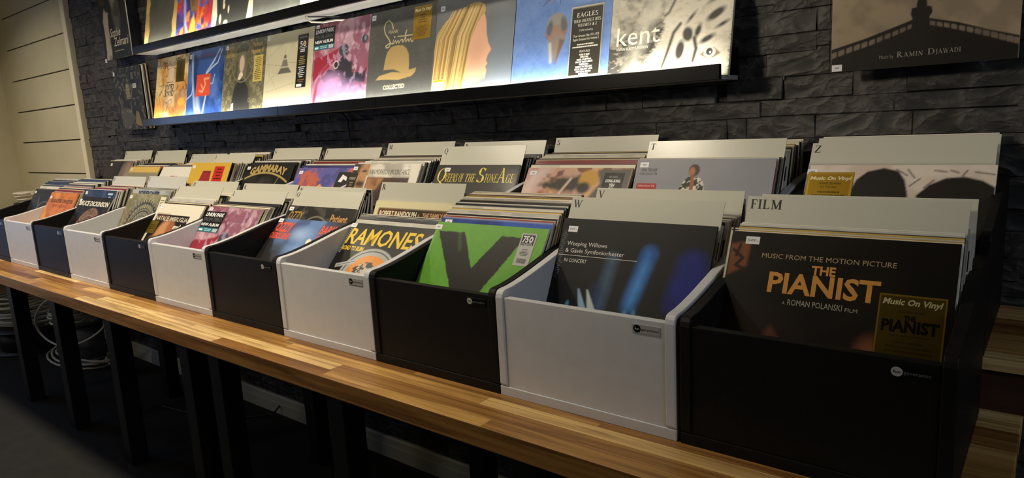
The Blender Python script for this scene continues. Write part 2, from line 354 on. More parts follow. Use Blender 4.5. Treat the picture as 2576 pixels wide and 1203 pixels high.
def serif_geo(s):
    k = '§'+s
    if k in _tc: return _tc[k]
    vs, fs, x = [], [], 0.0
    def quad(p): fs.append(tuple(range(len(vs), len(vs)+4))); vs.extend(p)
    for c in s:
        adv, st = SERIF.get(c, SERIF[' '])
        for q in st:
            if q[0] == 'l':
                _, xa, ya, xb, yb, w = q; dx, dy = xb-xa, yb-ya; n = math.hypot(dx, dy); nx, ny = -dy/n*w/2, dx/n*w/2
                if abs(dy) > 0.5 and abs(dx) > 0.05: nx, ny = w/2*n/abs(dy), 0      # diagonals are cut flat
                quad([(x+xa+nx, ya+ny), (x+xa-nx, ya-ny), (x+xb-nx, yb-ny), (x+xb+nx, yb+ny)])
            elif q[0] == 'a':
                _, cx, cy, rx, ry, a0, a1 = q; n = 18; pr = None
                for i in range(n+1):
                    a = math.radians(a0+(a1-a0)*i/n); w = t+(T*1.05-t)*abs(math.cos(a))**1.5
                    cur = ((x+cx+rx*math.cos(a), cy+ry*math.sin(a)), (x+cx+(rx-w)*math.cos(a), cy+(ry-t-(w-t)*.25)*math.sin(a)))
                    if pr: quad([pr[0], cur[0], cur[1], pr[1]])
                    pr = cur
            else:
                _, xa, ya, hw = q; quad([(x+xa-hw, ya), (x+xa+hw, ya), (x+xa+hw, ya+.045), (x+xa-hw, ya+.045)])
        x += adv+0.06
    v = np.array(vs) if vs else np.zeros((0, 2)); _tc[k] = (v, fs); return _tc[k]

# ------------------------------------------------------------------ printed art
class Paint:
    """a small colour raster (linear RGB), later the vertex colours of a fine grid; x right, y up, 0..1"""
    def __init__(s, n, bg, m=None):
        s.n = n; m = m or n; s.m = m
        s.Y, s.X = np.meshgrid(np.linspace(0, 1, m), np.linspace(0, 1, n), indexing='ij')
        s.a = np.zeros((m, n, 3)); s.a[:] = lin(bg)
    def mix(s, k, c):
        k = np.clip(k, 0, 1)[..., None]; s.a = s.a*(1-k)+np.array(lin(c))*k; return s
    def _st(s, d, soft): return np.clip(0.5-d/max(soft, 1e-4), 0, 1)
    def rect(s, x0, y0, x1, y1, c, soft=.006, o=1):
        d = np.maximum(np.maximum(x0-s.X, s.X-x1), np.maximum(y0-s.Y, s.Y-y1)); return s.mix(s._st(d, soft)*o, c)
    def ell(s, x, y, rx, ry, c, soft=.02, rot=0, o=1):
        a = math.radians(rot); dx, dy = s.X-x, s.Y-y
        u = dx*math.cos(a)+dy*math.sin(a); v = -dx*math.sin(a)+dy*math.cos(a)
        return s.mix(s._st((np.sqrt((u/rx)**2+(v/ry)**2)-1)*min(rx, ry), soft)*o, c)
    def ring(s, x, y, r, w, c, soft=.008, o=1, ry=None):
        d = np.abs(np.sqrt((s.X-x)**2+((s.Y-y)*(r/(ry or r)))**2)-r)-w/2; return s.mix(s._st(d, soft)*o, c)
    def sd(s, pts, closed):
        d = np.full(s.X.shape, 9.0); P = list(pts); n = len(P)
        for i in range(n if closed else n-1):
            (ax, ay), (bx, by) = P[i], P[(i+1) % n]; dx, dy = bx-ax, by-ay
            k = np.clip(((s.X-ax)*dx+(s.Y-ay)*dy)/(dx*dx+dy*dy+1e-12), 0, 1)
            d = np.minimum(d, np.hypot(s.X-ax-k*dx, s.Y-ay-k*dy))
        return d
    def poly(s, pts, c, soft=.006, o=1, warp=None):
        ins = np.zeros(s.X.shape, bool); n = len(pts)
        for i in range(n):
            (ax, ay), (bx, by) = pts[i], pts[(i+1) % n]
            if ay == by: continue
            ins ^= ((ay > s.Y) != (by > s.Y)) & (s.X < (bx-ax)*(s.Y-ay)/(by-ay)+ax)
        d = s.sd(pts, True); d = np.where(ins, -d, d)
        if warp is not None: d = d+warp
        return s.mix(s._st(d, soft)*o, c)
    def line(s, pts, w, c, soft=.004, o=1): return s.mix(s._st(s.sd(pts, False)-w/2, soft)*o, c)
    def noise(s, sc, seed=0, octv=4, sx=1, sy=1):
        g = np.random.RandomState(seed); out = np.zeros(s.X.shape); amp = 1; tot = 0
        for o_ in range(octv):
            k = max(2, int(sc*2**o_)); tb = g.rand(k*max(1, int(sy))+3, k*max(1, int(sx))+3)
            x = s.X*k*sx; y = s.Y*k*sy; xi = np.clip(x.astype(int), 0, tb.shape[1]-2); yi = np.clip(y.astype(int), 0, tb.shape[0]-2)
            fx = x-xi; fy = y-yi; fx = fx*fx*(3-2*fx); fy = fy*fy*(3-2*fy)
            v = (tb[yi, xi]*(1-fx)+tb[yi, xi+1]*fx)*(1-fy)+(tb[yi+1, xi]*(1-fx)+tb[yi+1, xi+1]*fx)*fy
            out += v*amp; tot += amp; amp *= .5
        return out/tot
    def spec(s, sc, seed, c, lo=.5, hi=.6, o=1, **k): return s.mix(np.clip((s.noise(sc, seed, **k)-lo)/(hi-lo), 0, 1)*o, c)

class Txt:
    def __init__(s, st, u, v, w, h, c, serif=False, shear=0, rot=0, bold=0, arc=None, lift=0):
        s.st, s.u, s.v, s.w, s.h, s.c, s.serif, s.shear, s.rot, s.bold, s.arc, s.lift = st, u, v, w, h, c, serif, shear, rot, bold, arc, lift
    def geo(s):
        v, f = serif_geo(s.st) if s.serif else text_geo(s.st, min(.05, s.bold/s.h*.62) if s.bold else 0)
        if not len(v): return v, f
        v = v.copy(); wd_ = v[:, 0].max() or 1
        v[:, 0] *= (s.w/wd_) if s.w else s.h
        v[:, 1] *= s.h; v[:, 0] += v[:, 1]*s.shear
        if s.arc: v[:, 1] += s.arc*(1-((v[:, 0]-s.w/2)/(s.w/2))**2)
        if s.rot:
            a = math.radians(s.rot); v = np.stack([v[:, 0]*math.cos(a)-v[:, 1]*math.sin(a), v[:, 0]*math.sin(a)+v[:, 1]*math.cos(a)], 1)
        return v+np.array([s.u, s.v]), f
class Bars(Txt):
    """rows of type too small to read"""
    def __init__(s, u0, v0, u1, v1, n, c, seed=0, fill=.45, rows=None):
        g = random.Random(seed); s.c = c; s.lift = 0; V, F = [], []; hh = (v1-v0)/n; gap = hh*fill
        for i in range(n):
            y = v1-hh*(i+1)+hh*(1-fill)/2; wl = (u1-u0)*g.uniform(.45, 1); x = (u0+u1)/2-wl/2; e = x+wl
            while x < e-1e-6:
                q = min(e-x, g.uniform(.5, 2.6)*gap*1.6); b0 = len(V)
                V += [(x, y), (x+q, y), (x+q, y+gap), (x, y+gap)]; F.append((b0, b0+1, b0+2, b0+3)); x += q+gap*.45
        s._g = (np.array(V), F)
    def geo(s): return s._g
class Poly(Txt):
    def __init__(s, pts, c, lift=0): s.c = c; s.lift = lift; s._g = (np.array(pts, float), [tuple(range(len(pts)))])
    def geo(s): return s._g

def print_mesh(name, w, h, paint, items, mat_, base=0.0003, step=0.00012, round_=0):
    """flat print on the front (-y) of a card: painted grid plus lettering, one mesh, colours per corner"""
    vs, fs, cols = [], [], []
    n, m = paint.n, paint.m
    gx = (paint.X-.5)*w; gz = paint.Y*h
    vs.append(np.stack([gx.ravel(), np.full(gx.size, -base), gz.ravel()], 1))
    i = np.arange(n*m).reshape(m, n); q = np.stack([i[:-1, :-1], i[:-1, 1:], i[1:, 1:], i[1:, :-1]], -1).reshape(-1, 4)
    gc = paint.a.reshape(-1, 3); loops = [q.ravel()]; lens = [np.full(len(q), 4)]; cl = [gc[q.ravel()]]
    off = n*m
    for k, it in enumerate(items):
        v, f = it.geo()
        if not len(v): continue
        # faces must look towards -y: x right, z up, counter-clockwise seen from the front
        dep = np.full(len(v), -base-step*(1+it.lift)-4e-6*k)
        if getattr(it, 'serif', False):            # strokes of a letter overlap: each lies a hair above the last
            for q, face in enumerate(f): dep[list(face)] -= 1.0e-5*(q % 40)
        P3 = np.stack([(v[:, 0]-.5)*w, dep, v[:, 1]*h], 1)
        vs.append(P3); c = np.array(lin(it.c))
        for face in f:
            face = list(face); a = v[face]
            if np.sum(a[:, 0]*np.roll(a[:, 1], -1)-np.roll(a[:, 0], -1)*a[:, 1]) < 0: face = face[::-1]
            loops.append(np.array(face)+off); lens.append(np.array([len(face)])); cl.append(np.tile(c, (len(face), 1)))
        off += len(v)
    V = np.vstack(vs); Lp = np.concatenate(loops); Ln = np.concatenate(lens); Cc = np.vstack(cl)
    me = bpy.data.meshes.new(name); me.vertices.add(len(V)); me.vertices.foreach_set('co', V.ravel().astype(np.float32))
    me.loops.add(len(Lp)); me.loops.foreach_set('vertex_index', Lp.astype(np.int32))
    me.polygons.add(len(Ln)); me.polygons.foreach_set('loop_start', (np.cumsum(Ln)-Ln).astype(np.int32))
    me.update(calc_edges=True); me.validate()
    a = me.color_attributes.new('Col', 'FLOAT_COLOR', 'CORNER')
    if len(a.data) == len(Cc): a.data.foreach_set('color', np.hstack([Cc, np.ones((len(Cc), 1))]).ravel().astype(np.float32))
    me.materials.append(mat_)
    return me

A = 0.315                                                   # a twelve-inch sleeve
def pose(row, j, bq, lean, dx=0):
    return (-W*j+W/2+dx, bq+0.36*row, Z+0.02+0.09*row), (-math.radians(lean), 0, 0)

def album(label, loc, rot, paint, items=(), edge='d8d4c8', thick=0.005, tagpos=(.035, .925), tagtext=None, stickers=(), group=None,
          clear=False, gloss=True, name='record_album', tagsize=(.07, .04)):
    """sleeve card with its printed front; price tag and stickers are parts of it"""
    b = MB(); x = A/2; b.box(-x, 0, 0, x, thick, A, 0, lin(edge))
    o = b.build(name, M_MATTE, col=True); o.location = loc; o.rotation_euler = rot
    tag(o, label, 'record', group)
    link('front_cover', print_mesh('front_cover', A, A, paint, items, M_PRINT if gloss else M_MATTE), o)
    if tagpos:
        p = Paint(4, 'e6e6ea'); it = [Txt(tagtext, .12, .32, .76, .36, '55565e', shear=.1)] if tagtext else [Bars(.15, .3, .85, .7, 1, '9a9aa2', 3, .6)]
        q = link('price_tag', print_mesh('price_tag', A*tagsize[0], A*tagsize[1], p, it, M_PRINT, 0.0001), o)
        q.location = ((tagpos[0]+tagsize[0]/2-.5)*A, -0.0007, tagpos[1]*A)
    for st in stickers:
        u, v, w_, h_, pt, its = st[:6]
        q = link(st[7] if len(st) > 7 else 'sticker', print_mesh('sticker', A*w_, A*h_, pt, its, st[6] if len(st) > 6 else M_PRINT, 0.0001), o)
        q.location = ((u+w_/2-.5)*A, -0.0008, v*A)
    if clear:
        b = MB(); b.box(-x-.004, -.0022, -.0015, x+.006, thick+.002, A+.005)
        link('clear_sleeve', b.mesh('clear_sleeve', M_PLASTIC), o)
    return o

# ------------------------------------------------------------------ record bins
PROF = [(0.003, .018), (0, .022), (0, .186), (.002, .193), (.006, .1985), (.013, .2005), (.033, .202), (.058, .206), (.08, .2105), (.104, .216),
        (.128, .222), (.152, .228), (.19, .238), (.225, .245), (.27, .253), (.32, .259), (.338, .260), (.344, .256), (.345, .25), (.345, .018)]
def make_bin(white):
    m = M_WHITE if white else M_BLACK; h = W/2-.0008
    o = empty('record_bin', (0, 0, 0), 'x', 'record bin')
    b = MB(); b.box(-h, 0.0005, 0, h, .345, .018); link('base_board', b.mesh('base_board', m), o, .001)
    for s in (-1, 1):
        b = MB(); b.prism_x(PROF, s*h, s*(h-.0165)) if s < 0 else b.prism_x(PROF, h-.0165, h)
        link('side_panel', b.mesh('side_panel', m), o, .0016)
    b = MB(); b.box(-h+.0165, .003, .018, h-.0165, .017, .187); link('front_panel', b.mesh('front_panel', m), o, .0012)
    b = MB(); b.box(-h+.0165, .329, .018, h-.0165, .344, .250); link('back_panel', b.mesh('back_panel', m), o, .0012)
    # maker's badge: a disc with the first word inside and the second word beside it
    b = MB(); b.box(-.024, -.0008, -.0075, .024, 0, .0075)
    q = link('badge', b.mesh('badge', M_BADGE_L if white else M_BADGE_D), o, .0004); q.location = (h-.0165-.032, .003, .171)
    dark, light = ('0a0a0a', 'c9c7c4') if white else ('b9b6b0', '151515')
    p = Paint(3, 'a8a6a4' if white else '0e0e0e')
    n = 24; disc = [(.17+.14*math.cos(2*math.pi*k/n), .5+.44*math.sin(2*math.pi*k/n)) for k in range(n)]
    its = [Poly(disc, dark), Txt('fun', .085, .38, .17, .26, light, lift=1, bold=.003), Txt('generation', .33, .36, .62, .30, '1a1a1a' if white else '75726c')]
    link('badge_print', print_mesh('badge_print', .047, .0142, p, its, M_PRINT, 0.0002), q).location = (0, -.0008, -.0071)
    return o
def copy_thing(o):
    c = o.copy(); C.objects.link(c)
    for k in o.children:
        d = k.copy(); C.objects.link(d); d.parent = c
        for g in k.children: e = g.copy(); C.objects.link(e); e.parent = d
    return c
PROTO = {True: make_bin(True), False: make_bin(False)}; _used = set()
def place_bin(row, j, label):
    w = j % 2 == 1; o = PROTO[w]
    if w in _used: o = copy_thing(o)
    _used.add(w)
    o.location = (-W*j+W/2+(.006 if j == 0 else 0), .36*row, Z+.09*row)
    tag(o, label, 'record bin', 'front row of record bins' if row == 0 else 'raised back row of record bins')

# ------------------------------------------------------------------ divider cards
def divider(row, j, text, bq, lean, label, dx=0, h=.36):
    bq, lean = settle(row, j, (bq, lean), h)
    w = .317; t_ = .0016; b = MB(); b.box(-w/2, 0, 0, w/2, t_, h)
    o = b.build('divider_card', M_CARD, bevel=.0003)
    o.location, o.rotation_euler = pose(row, j, bq, lean, dx)
    tag(o, label, 'divider card', 'lettered divider cards')
    if text:
        H = .0162; HX = H*1.14; v, f = serif_geo(text); m = MB()
        P3 = [(-w/2+.0055+x*HX, -.0003-1.0e-5*((q//4) % 40), h-.0058-H+y*H) for q, (x, y) in enumerate(v)]
        m.add(P3, [q if sum(v[q[i]][0]*v[q[(i+1) % len(q)]][1]-v[q[(i+1) % len(q)]][0]*v[q[i]][1] for i in range(len(q))) > 0 else q[::-1] for q in f])
        k = m.build('printed_letter' if len(text) == 1 else 'printed_word', M_INK, o)
    return o

# ------------------------------------------------------------------ the many plain sleeves filed behind
EDGE = ['d9d4c4', 'e2ddcf', 'cfcabb', 'c5c0b2', 'b9b3a4', '8a857b', '2a2825', '141414', '1b1a1c', '3c3a3a', 'e6e2d6', 'd2cbb4', 'c8bb95', '7d7a78', '23242b', 'a9a49a']
FRONT = ['161616', '1e1d1f', 'dad6c8', 'c9c3b2', '20242e', '3a2a22', '7a1d1a', 'cfc2a0', 'a8a196', '27364e', 'c5a24a', 'b9b6ae', '483b31', 'd7cfbd', '111214', '94402a', 'd9c9b0', '5d5a57']
def sleeve_mesh(k):
    r = random.Random(100+k); t_ = r.choice((.0032, .0036, .004, .0045, .0052, .0062)); h = A+r.uniform(-.004, .005)
    w = A+r.uniform(-.003, .004); fc = lin(FRONT[k % len(FRONT)]); ec = lin(EDGE[(k*7+k//3) % len(EDGE)])
    b = MB(); x = w/2; b.box(-x, .0002, 0, x, t_, h, 0, ec)
    n = 10                       # printed top of the front: panels of its picture
    two = lin(r.choice(FRONT)); band = r.random() < .45; cut = r.randrange(2, 8)
    for rowi, (za, zb) in enumerate(((0, h*.80), (h*.80, h*.9), (h*.9, h*.955), (h*.955, h-.0015))):
        for i in range(n):
            c = fc
            if band and rowi in (1, 2) and (i < cut) == (rowi == 2): c = two
            kk = r.uniform(.85, 1.12); c = tuple(q*kk for q in c)
            xa = -x+.0012+(w-.0024)*i/n; xb_ = -x+.0012+(w-.0024)*(i+1)/n
            b.add([(xa, 0, za), (xb_, 0, za), (xb_, 0, zb), (xa, 0, zb)], [(0, 1, 2, 3)], 1, c)
    return b.mesh('record_sleeve', [M_MATTE, M_PRINT], True)
SLEEVES = [sleeve_mesh(k) for k in range(34)]
def _lum(h): c = lin(h); return (c[0]+c[1]+c[2])/3
LIGHT = [k for k in range(34) if _lum(FRONT[k % len(FRONT)]) > .3]
PALE_BINS = {(0, 0), (0, 1), (1, 0), (1, 1), (0, 6), (1, 4)}
N_SLEEVE = [0]
def sleeve(row, j, bq, lean, r, label, group):
    N_SLEEVE[0] += 1
    k = r.choice(LIGHT) if (row, j) in PALE_BINS and r.random() < .8 else r.randrange(len(SLEEVES))
    o = bpy.data.objects.new('record_sleeve', SLEEVES[k]); C.objects.link(o)
    o.location, o.rotation_euler = pose(row, j, bq, lean, r.uniform(-.0012, .0012)+(.004 if j == 0 else 0))
    tag(o, label, 'record', group)

def lean_from(yt, zt, h):
    a = math.acos(max(.70, min(.998, (zt-.02)/h))); bq = yt-h*math.sin(a)
    if bq < .021:
        bq = .021; a = math.asin(max(0, min(.7, (yt-bq)/h)))
    return bq, math.degrees(a)
REC = {}; FILL = {}
TZ = .25
def yz(k): return k[0]+TZ*math.tan(math.radians(k[1]))
def settle(row, j, k, h):
    """things go into a bin from front to back; push each back or upright until it clears the one before it"""
    L_ = REC.setdefault((row, j), []); bq, ln = k[0], k[1]
    if L_:
        p0 = L_[-1]; bq = max(bq, p0[0]+.007)
        need = yz(p0)+.0072-yz((bq, ln))
        if need > 0: bq += need
        if bq > .317: bq = .317
        while ln > 2 and bq+h*math.sin(math.radians(ln)) > .39: ln -= .5
    L_.append((bq, ln, h)); return bq, ln
def fill(row, j, keys, behind, seed, pitch=.0075, fmax=1.0): FILL.setdefault((row, j), (behind, seed, pitch, fmax))
def fill_all():
    for (row, j), (behind, seed, pitch, fmax) in FILL.items():
        r = random.Random(seed); ks = list(REC[(row, j)]); end = (.319, 4.0, A)
        if yz(end)-yz(ks[-1]) > .012 and end[0] > ks[-1][0]+.012: ks.append(end)
        for k0, k1 in zip(ks[:-1], ks[1:]):
            gt, gb = yz(k1)-yz(k0)-.005, k1[0]-k0[0]-.005
            n = max(0, min(int(gt/pitch), int(gb/.0066)))
            if fmax < 1 and k0 is ks[0]: n = int(n*.8)
            for q in range(1, n+1):
                f = q/(n+1)*(fmax if k0 is ks[0] else 1)
                sleeve(row, j, k0[0]+.003+(k1[0]-k0[0]-.003)*f, k0[1]+(k1[1]-k0[1])*f+r.uniform(-.12, .12), r,
                       'thin record sleeve among those filed behind %s' % behind, 'sleeves filed behind %s' % behind)

# ------------------------------------------------------------------ bins and their contents
FRONT_BIN = ['black front bin at the right end holding the brown film album', 'white front bin holding the dark blue concert album', 'black front bin holding the green album',
 'white front bin holding the black album with yellow title', 'black front bin holding the blue moonlit album', 'white front bin holding the pink marbled album',
 'black front bin holding the cream album with dark picture', 'white front bin holding the olive patterned album', 'black front bin holding the dark coin album',
 'white front bin holding the orange album', 'black front bin at the left end of the front row']
BACK_BIN = ['black back bin at the right end behind the FILM divider', 'white back bin behind the V divider', 'black back bin holding the red painted album',
 'white back bin with its rim beside the yellow serif title album', 'black back bin holding the album with two brown portraits', 'white back bin holding the purple flame album', 'black back bin holding the gold arched title album',
 'white back bin holding the yellow album', 'black back bin holding the plain white album with red title', 'white back bin behind the orange album', 'black back bin at the left end by the white panelling']
for j in range(11):
    place_bin(0, j, FRONT_BIN[j]); place_bin(1, j, BACK_BIN[j])

def gold_sticker(w, h, head=True, extra=(), bg='8f7120'):
    p = Paint(60, '83671a', 60); p.rect(.015, .015, .985, .985, 'a98a34').rect(.03, .03, .97, .97, bg)
    return p, ([Txt('Music On Vinyl', .06, .84, .86, .09, 'f2e6b0', shear=.25, bold=.004)] if head else [])+list(extra)

# --- front row
def at(row, j, k, dx=0): return pose(row, j, k[0], k[1], dx)

# 0: brown film soundtrack
p = Paint(230, '15110d'); p.spec(3, 5, '241c14', .45, .7, .6)
p.poly([(0, .77), (0, .93), (.06, .945), (.10, .94), (.095, .82), (.01, .77)], '7a4a2c', .02).line([(.02, .90), (.07, .86), (.04, .82), (.09, .80)], .016, '2a1a10', .01).line([(.05, .93), (.035, .87)], .014, '2a1a10', .01)
p.poly([(.215, .46), (.235, .50), (.26, .535), (.29, .49), (.31, .45)], '9a5a3c', .03).ell(.70, .46, .06, .08, '8a5238', .06)
p.ell(.16, .5, .2, .12, '2a1c16', .12, o=.7).line([(.4, .5), (.62, .62)], .05, '221c17', .06, .6).line([(.5, .45), (.8, .66)], .03, '241e19', .05, .6)
gp, gi = gold_sticker(.27, .29, bg='5c4a10', extra=[Txt('THE', .40, .60, .18, .07, '15110a', bold=.008), Txt('PIANIST', .08, .42, .84, .17, '15110a', bold=.012),
     Bars(.1, .70, .9, .77, 1, '4a3a10', 1), Bars(.2, .33, .8, .385, 1, '4a3a10', 2), Bars(.12, .08, .9, .29, 3, '4a3a10', 4)])
G = 'd99a4c'
k0 = (.038, 26.3, A)
def put(label, row, j, k, paint, dx=0, **kw):
    k = settle(row, j, k, A); loc, rot = pose(row, j, k[0], k[1], dx); return album(label, loc, rot, paint, **kw)
put('brown film soundtrack album with gold lettering at the front of the right end bin', 0, 0, k0, p, .003, edge='e0dbc8', thick=.006, clear=True, tagpos=(.072, .935), tagtext='549:-',
  items=[Txt('MUSIC FROM THE MOTION PICTURE', .165, .870, .60, .024, 'b8a078'), Txt('THE', .409, .806, .108, .041, G, bold=.0022), Txt('PIANIST', .216, .702, .496, .096, G, bold=.0042),
         Txt('A', .297, .645, .013, .016, 'b5ad9c'), Txt('ROMAN POLANSKI', .322, .645, .243, .028, 'b5ad9c'), Txt('FILM', .578, .645, .052, .017, 'b5ad9c')],
  stickers=[(.712, .468, .262, .284, gp, gi, M_FOIL, 'gold_sticker')])
kF = lean_from(.245, .352, .36); kK = lean_from(.30, .349, .36)
divider(0, 0, 'FILM', *kF, 'divider card lettered FILM behind the brown film album', .0035); divider(0, 0, 'KLASSISK', *kK, 'divider card half hidden right behind the FILM card', .008)
fill(0, 0, [k0, (*kF, .345), (*kK, .345)], 'the brown film album', 10, .0085)

# 1: dark blue concert album
p = Paint(230, '0d0e12'); p.spec(4, 9, '16181d', .5, .7, .5)
for (xa, ya, xb, yb, w, c, o) in ((.40, .76, .37, .48, .06, '5a7f9e', .55), (.63, .81, .56, .50, .075, '2f74c8', .95), (.62, .74, .565, .52, .04, '5aa0e8', .6), (.90, .76, .86, .55, .17, '12207e', .9), (.99, .66, .97, .5, .06, '10206a', .6), (.34, .55, .34, .46, .10, '1d2a5c', .6)):
    p.line([(xa, ya), (xb, yb)], w, c, .07, o)
nz = p.noise(14, 4); p.a *= (0.7+.6*nz)[..., None]
p.poly([(.203, .56), (.215, .56), (.29, .44), (.235, .44)], '8fb0cc', .012).poly([(.266, .56), (.276, .56), (.36, .43), (.30, .43)], 'c2cdcf', .012)
for q in ((.15, .46), (.545, .455), (.60, .46), (.84, .47), (.85, .49)): p.ell(*q, .012, .02, '3f8ab0', .012)
for i in range(26): p.line([(.005+.02*rnd.random(), .62+i*.012), (.03+.02*rnd.random(), .615+i*.012)], .003, '8a9098', .003, .7)
k1 = (.069, 26.3, A); LT = 'dcd9d2'
put('dark concert album with blue light beams at the front of a white bin', 0, 1, k1, p, edge='15161a', tagpos=(.045, .912), tagtext='649:-', tagsize=(.068, .038),
  items=[Txt('Weeping Willows', .057, .826, .287, .026, LT), Txt('& Gävle Symfoniorkester', .055, .781, .415, .026, LT), Poly([(.01, .761), (.559, .761), (.559, .764), (.01, .764)], LT), Txt('IN CONCERT', .061, .719, .163, .023, LT)])
kW = lean_from(.24, .341, .36); kV = lean_from(.335, .349, .36)
divider(0, 1, 'W', *kW, 'divider card lettered W behind the dark concert album'); divider(0, 1, 'V', *kV, 'divider card lettered V standing behind the W card')
fill(0, 1, [k1, (*kW, .345), (*kV, .345)], 'the dark concert album', 11)

# 2: green album with a painted black cross-stroke letter
p = Paint(200, '66a43a'); nz = p.noise(30, 3); p.a *= (.9+.2*nz)[..., None]
wp = (p.noise(40, 8)-.5)*.016
p.poly([(.038, .93), (.293, .93), (.465, .672), (.634, .925), (.83, .927), (.60, .5), (.80, .08), (.58, .08), (.47, .32), (.34, .08), (.10, .08), (.345, .5)], '252320', .006, warp=wp)
p.line([(.25, .915), (.30, .80)], .02, '66a43a', .03, .25)
for i in range(30): p.line([(0, .5+i*.016), (.02, .497+i*.016)], .003, 'b9dca0', .003, .8)
sp = Paint(40, 'b4b3b0'); sp.rect(.1, .62, .9, .95, '15151a')
si = [Txt('75', .14, .72, .38, .19, 'e8e8e8', bold=.01, shear=.15), Txt('ATLANTIC', .13, .64, .74, .06, 'e8e8e8'), Bars(.2, .30, .8, .52, 5, '2a2a2a', 3, .4)]
si += [Poly([(.18+i*.036, .08), (.18+i*.036+w_, .08), (.18+i*.036+w_, .22), (.18+i*.036, .22)], '151515') for i, w_ in enumerate([.012, .02, .01, .024, .01, .016, .022, .01, .02, .012, .024, .01, .016, .02, .01, .02, .012])]
si += [Poly([(.70+.13*math.cos(2*math.pi*k/20), .81+.10*math.sin(2*math.pi*k/20)) for k in range(20)], 'd8d8d8'), Poly([(.70+.05*math.cos(2*math.pi*k/16), .81+.04*math.sin(2*math.pi*k/16)) for k in range(16)], '15151a', 1)]
k2 = (.021, 34.9, A); k2b = (.052, 31.6, A)
put('green album with a broad black painted letter in a black bin', 0, 2, k2, p, .002, edge='d8cfae', tagpos=(-.012, .938), items=[], stickers=[(.800, .727, .125, .232, sp, si, M_PRINT, 'silver_sticker')])
p = Paint(60, '1f3f8e'); p.spec(6, 2, '2c56b0', .45, .6).spec(10, 4, '16307a', .5, .6); p.rect(0, .99, 1, 1, 'cfd0d6')
put('blue album rising just behind the green album', 0, 2, k2b, p, .001, edge='dcd8cc', tagpos=(.04, .938), items=[])
fill(0, 2, [k2b, (.316, 4.5, A)], 'the blue and green albums', 12, .0062)

# 3: black album with a yellow title
p = Paint(170, '1b1a18'); GR = 'a7a9aa'
p.ell(.46, .53, .31, .245, GR, .006).ell(.46, .53, .285, .222, '1d1d1f', .004).ell(.46, .53, .275, .213, GR, .004).ell(.46, .53, .235, .18, 'd88a2c', .006)
p.poly([(.06, .60), (.28, .66), (.29, .63), (.07, .565)], 'b6b8ba', .005).line([(.08, .585), (.28, .645)], .006, '3a3a3e', .003)
p.poly([(.33, .45), (.35, .62), (.39, .64), (.41, .60), (.44, .66), (.47, .60), (.55, .62), (.58, .45)], 'b9b2a4', .008).spec(26, 6, '2a2a2c', .52, .56, 0)
k = p.noise(34, 6); mk = np.clip(1-((p.X-.45)/.17)**2-((p.Y-.53)/.12)**2, 0, 1) > 0
p.a = np.where((mk & (k > .53))[..., None], np.array(lin('242426')), p.a)
for i in range(14): p.line([(-.0, .72+i*.017), (.03, .71+i*.017)], .005, 'c9c9c9', .003, .8)
k3 = (.021, 42.4, A); Yw = 'e6c32e'
put('black album with big yellow title and grey oval at the front of a white bin', 0, 3, k3, p, .001, edge='cfcabc', tagpos=(-.01, .955), items=[Txt('RAMONES', .022, .80, .86, .145, Yw, bold=.0045, shear=.10), Txt('ROAD TO RUIN', .024, .738, .27, .038, Yw, bold=.0025, shear=.06)])
p = Paint(90, 'd8cfa6'); p.rect(.06, .0, .97, .935, '3a2b20').spec(5, 3, '7a4a2e', .42, .6, .7); p.rect(0, .935, 1, 1, 'dbd2aa').rect(0, 0, .05, 1, 'dbd2aa').rect(.975, 0, 1, 1, 'dbd2aa')
k3b = (.178, 26.5, A)
put('cream bordered album titled in serif capitals below the R card', 0, 3, k3b, p, edge='d8cfa6', tagpos=None, items=[Txt('ROBERT RANDOLPH', .08, .865, .46, .045, 'ded4b8', bold=.003), Txt('&', .555, .868, .03, .03, 'b08a60'), Txt('THE FAMILY BAND', .61, .865, .36, .042, 'c9a27a', bold=.002)])
kR = lean_from(.338, .338, .36); kR = (.195, 23.5)
divider(0, 3, 'R', *kR, 'divider card lettered R at the back of a white front bin')
fill(0, 3, [k3, k3b], 'the black album with yellow title', 13, .0068, .42); fill(0, 3, [(*kR, .345), (.318, 4, A)], 'the R card', 14, .016)

# 4: blue moonlit album, and a darker one by the same hand behind it
p = Paint(150, '20222a'); p.ell(.52, .80, .30, .22, '4a6aa8', .25, o=.9).spec(5, 12, '6a8fc8', .52, .68, .6).ell(.45, .84, .12, .06, 'a9c4e8', .1, o=.7).ell(.5, .68, .16, .06, '7fa5dc', .08, o=.6)
p.rect(0, 0, .3, .74, '2b2724', .1, .8).ell(.628, .773, .034, .032, 'e9e0c8', .008)
k4 = (.021, 43.5, A); RO = 'e0563a'
def glow(p, x0, y0, x1, y1, c='7a2418'): p.rect(x0, y0, x1, y1, c, .05, .6)
glow(p, .02, .78, .30, .95); glow(p, .70, .78, .95, .95)
put('blue moonlit album with red jagged title in a black bin', 0, 4, k4, p, .0015, edge='2a2a2e', tagpos=(.0, .952), items=[Txt('OZZY', .02, .855, .25, .095, RO, bold=.005, shear=.12), Txt('OSBOURNE', .0, .775, .30, .062, RO, bold=.003, shear=.1), Txt('BARK', .70, .865, .21, .085, RO, shear=.1, bold=.003), Txt('AT THE', .69, .78, .2, .06, RO, shear=.1, bold=.003)])
p = Paint(110, '191815'); p.spec(16, 8, '4a463c', .54, .62, .8); p.ring(.5, .66, .24, .012, '8a8270', .01).ring(.5, .66, .19, .006, '6a6454', .01).ell(.5, .6, .17, .2, '26231e', .03)
put('dark ornate album with gold title between the moonlit album and the O card', 0, 4, (.079, 33.7, A), p, .001, edge='8a8270', tagpos=(.02, .945), items=[Txt('OZZY', .05, .85, .22, .09, 'b08a48', shear=.1, bold=.002), Txt('Patient', .70, .85, .24, .08, 'b98a52', bold=.004)])
kO = lean_from(.272, .324, .36); kN = lean_from(.315, .336, .36)
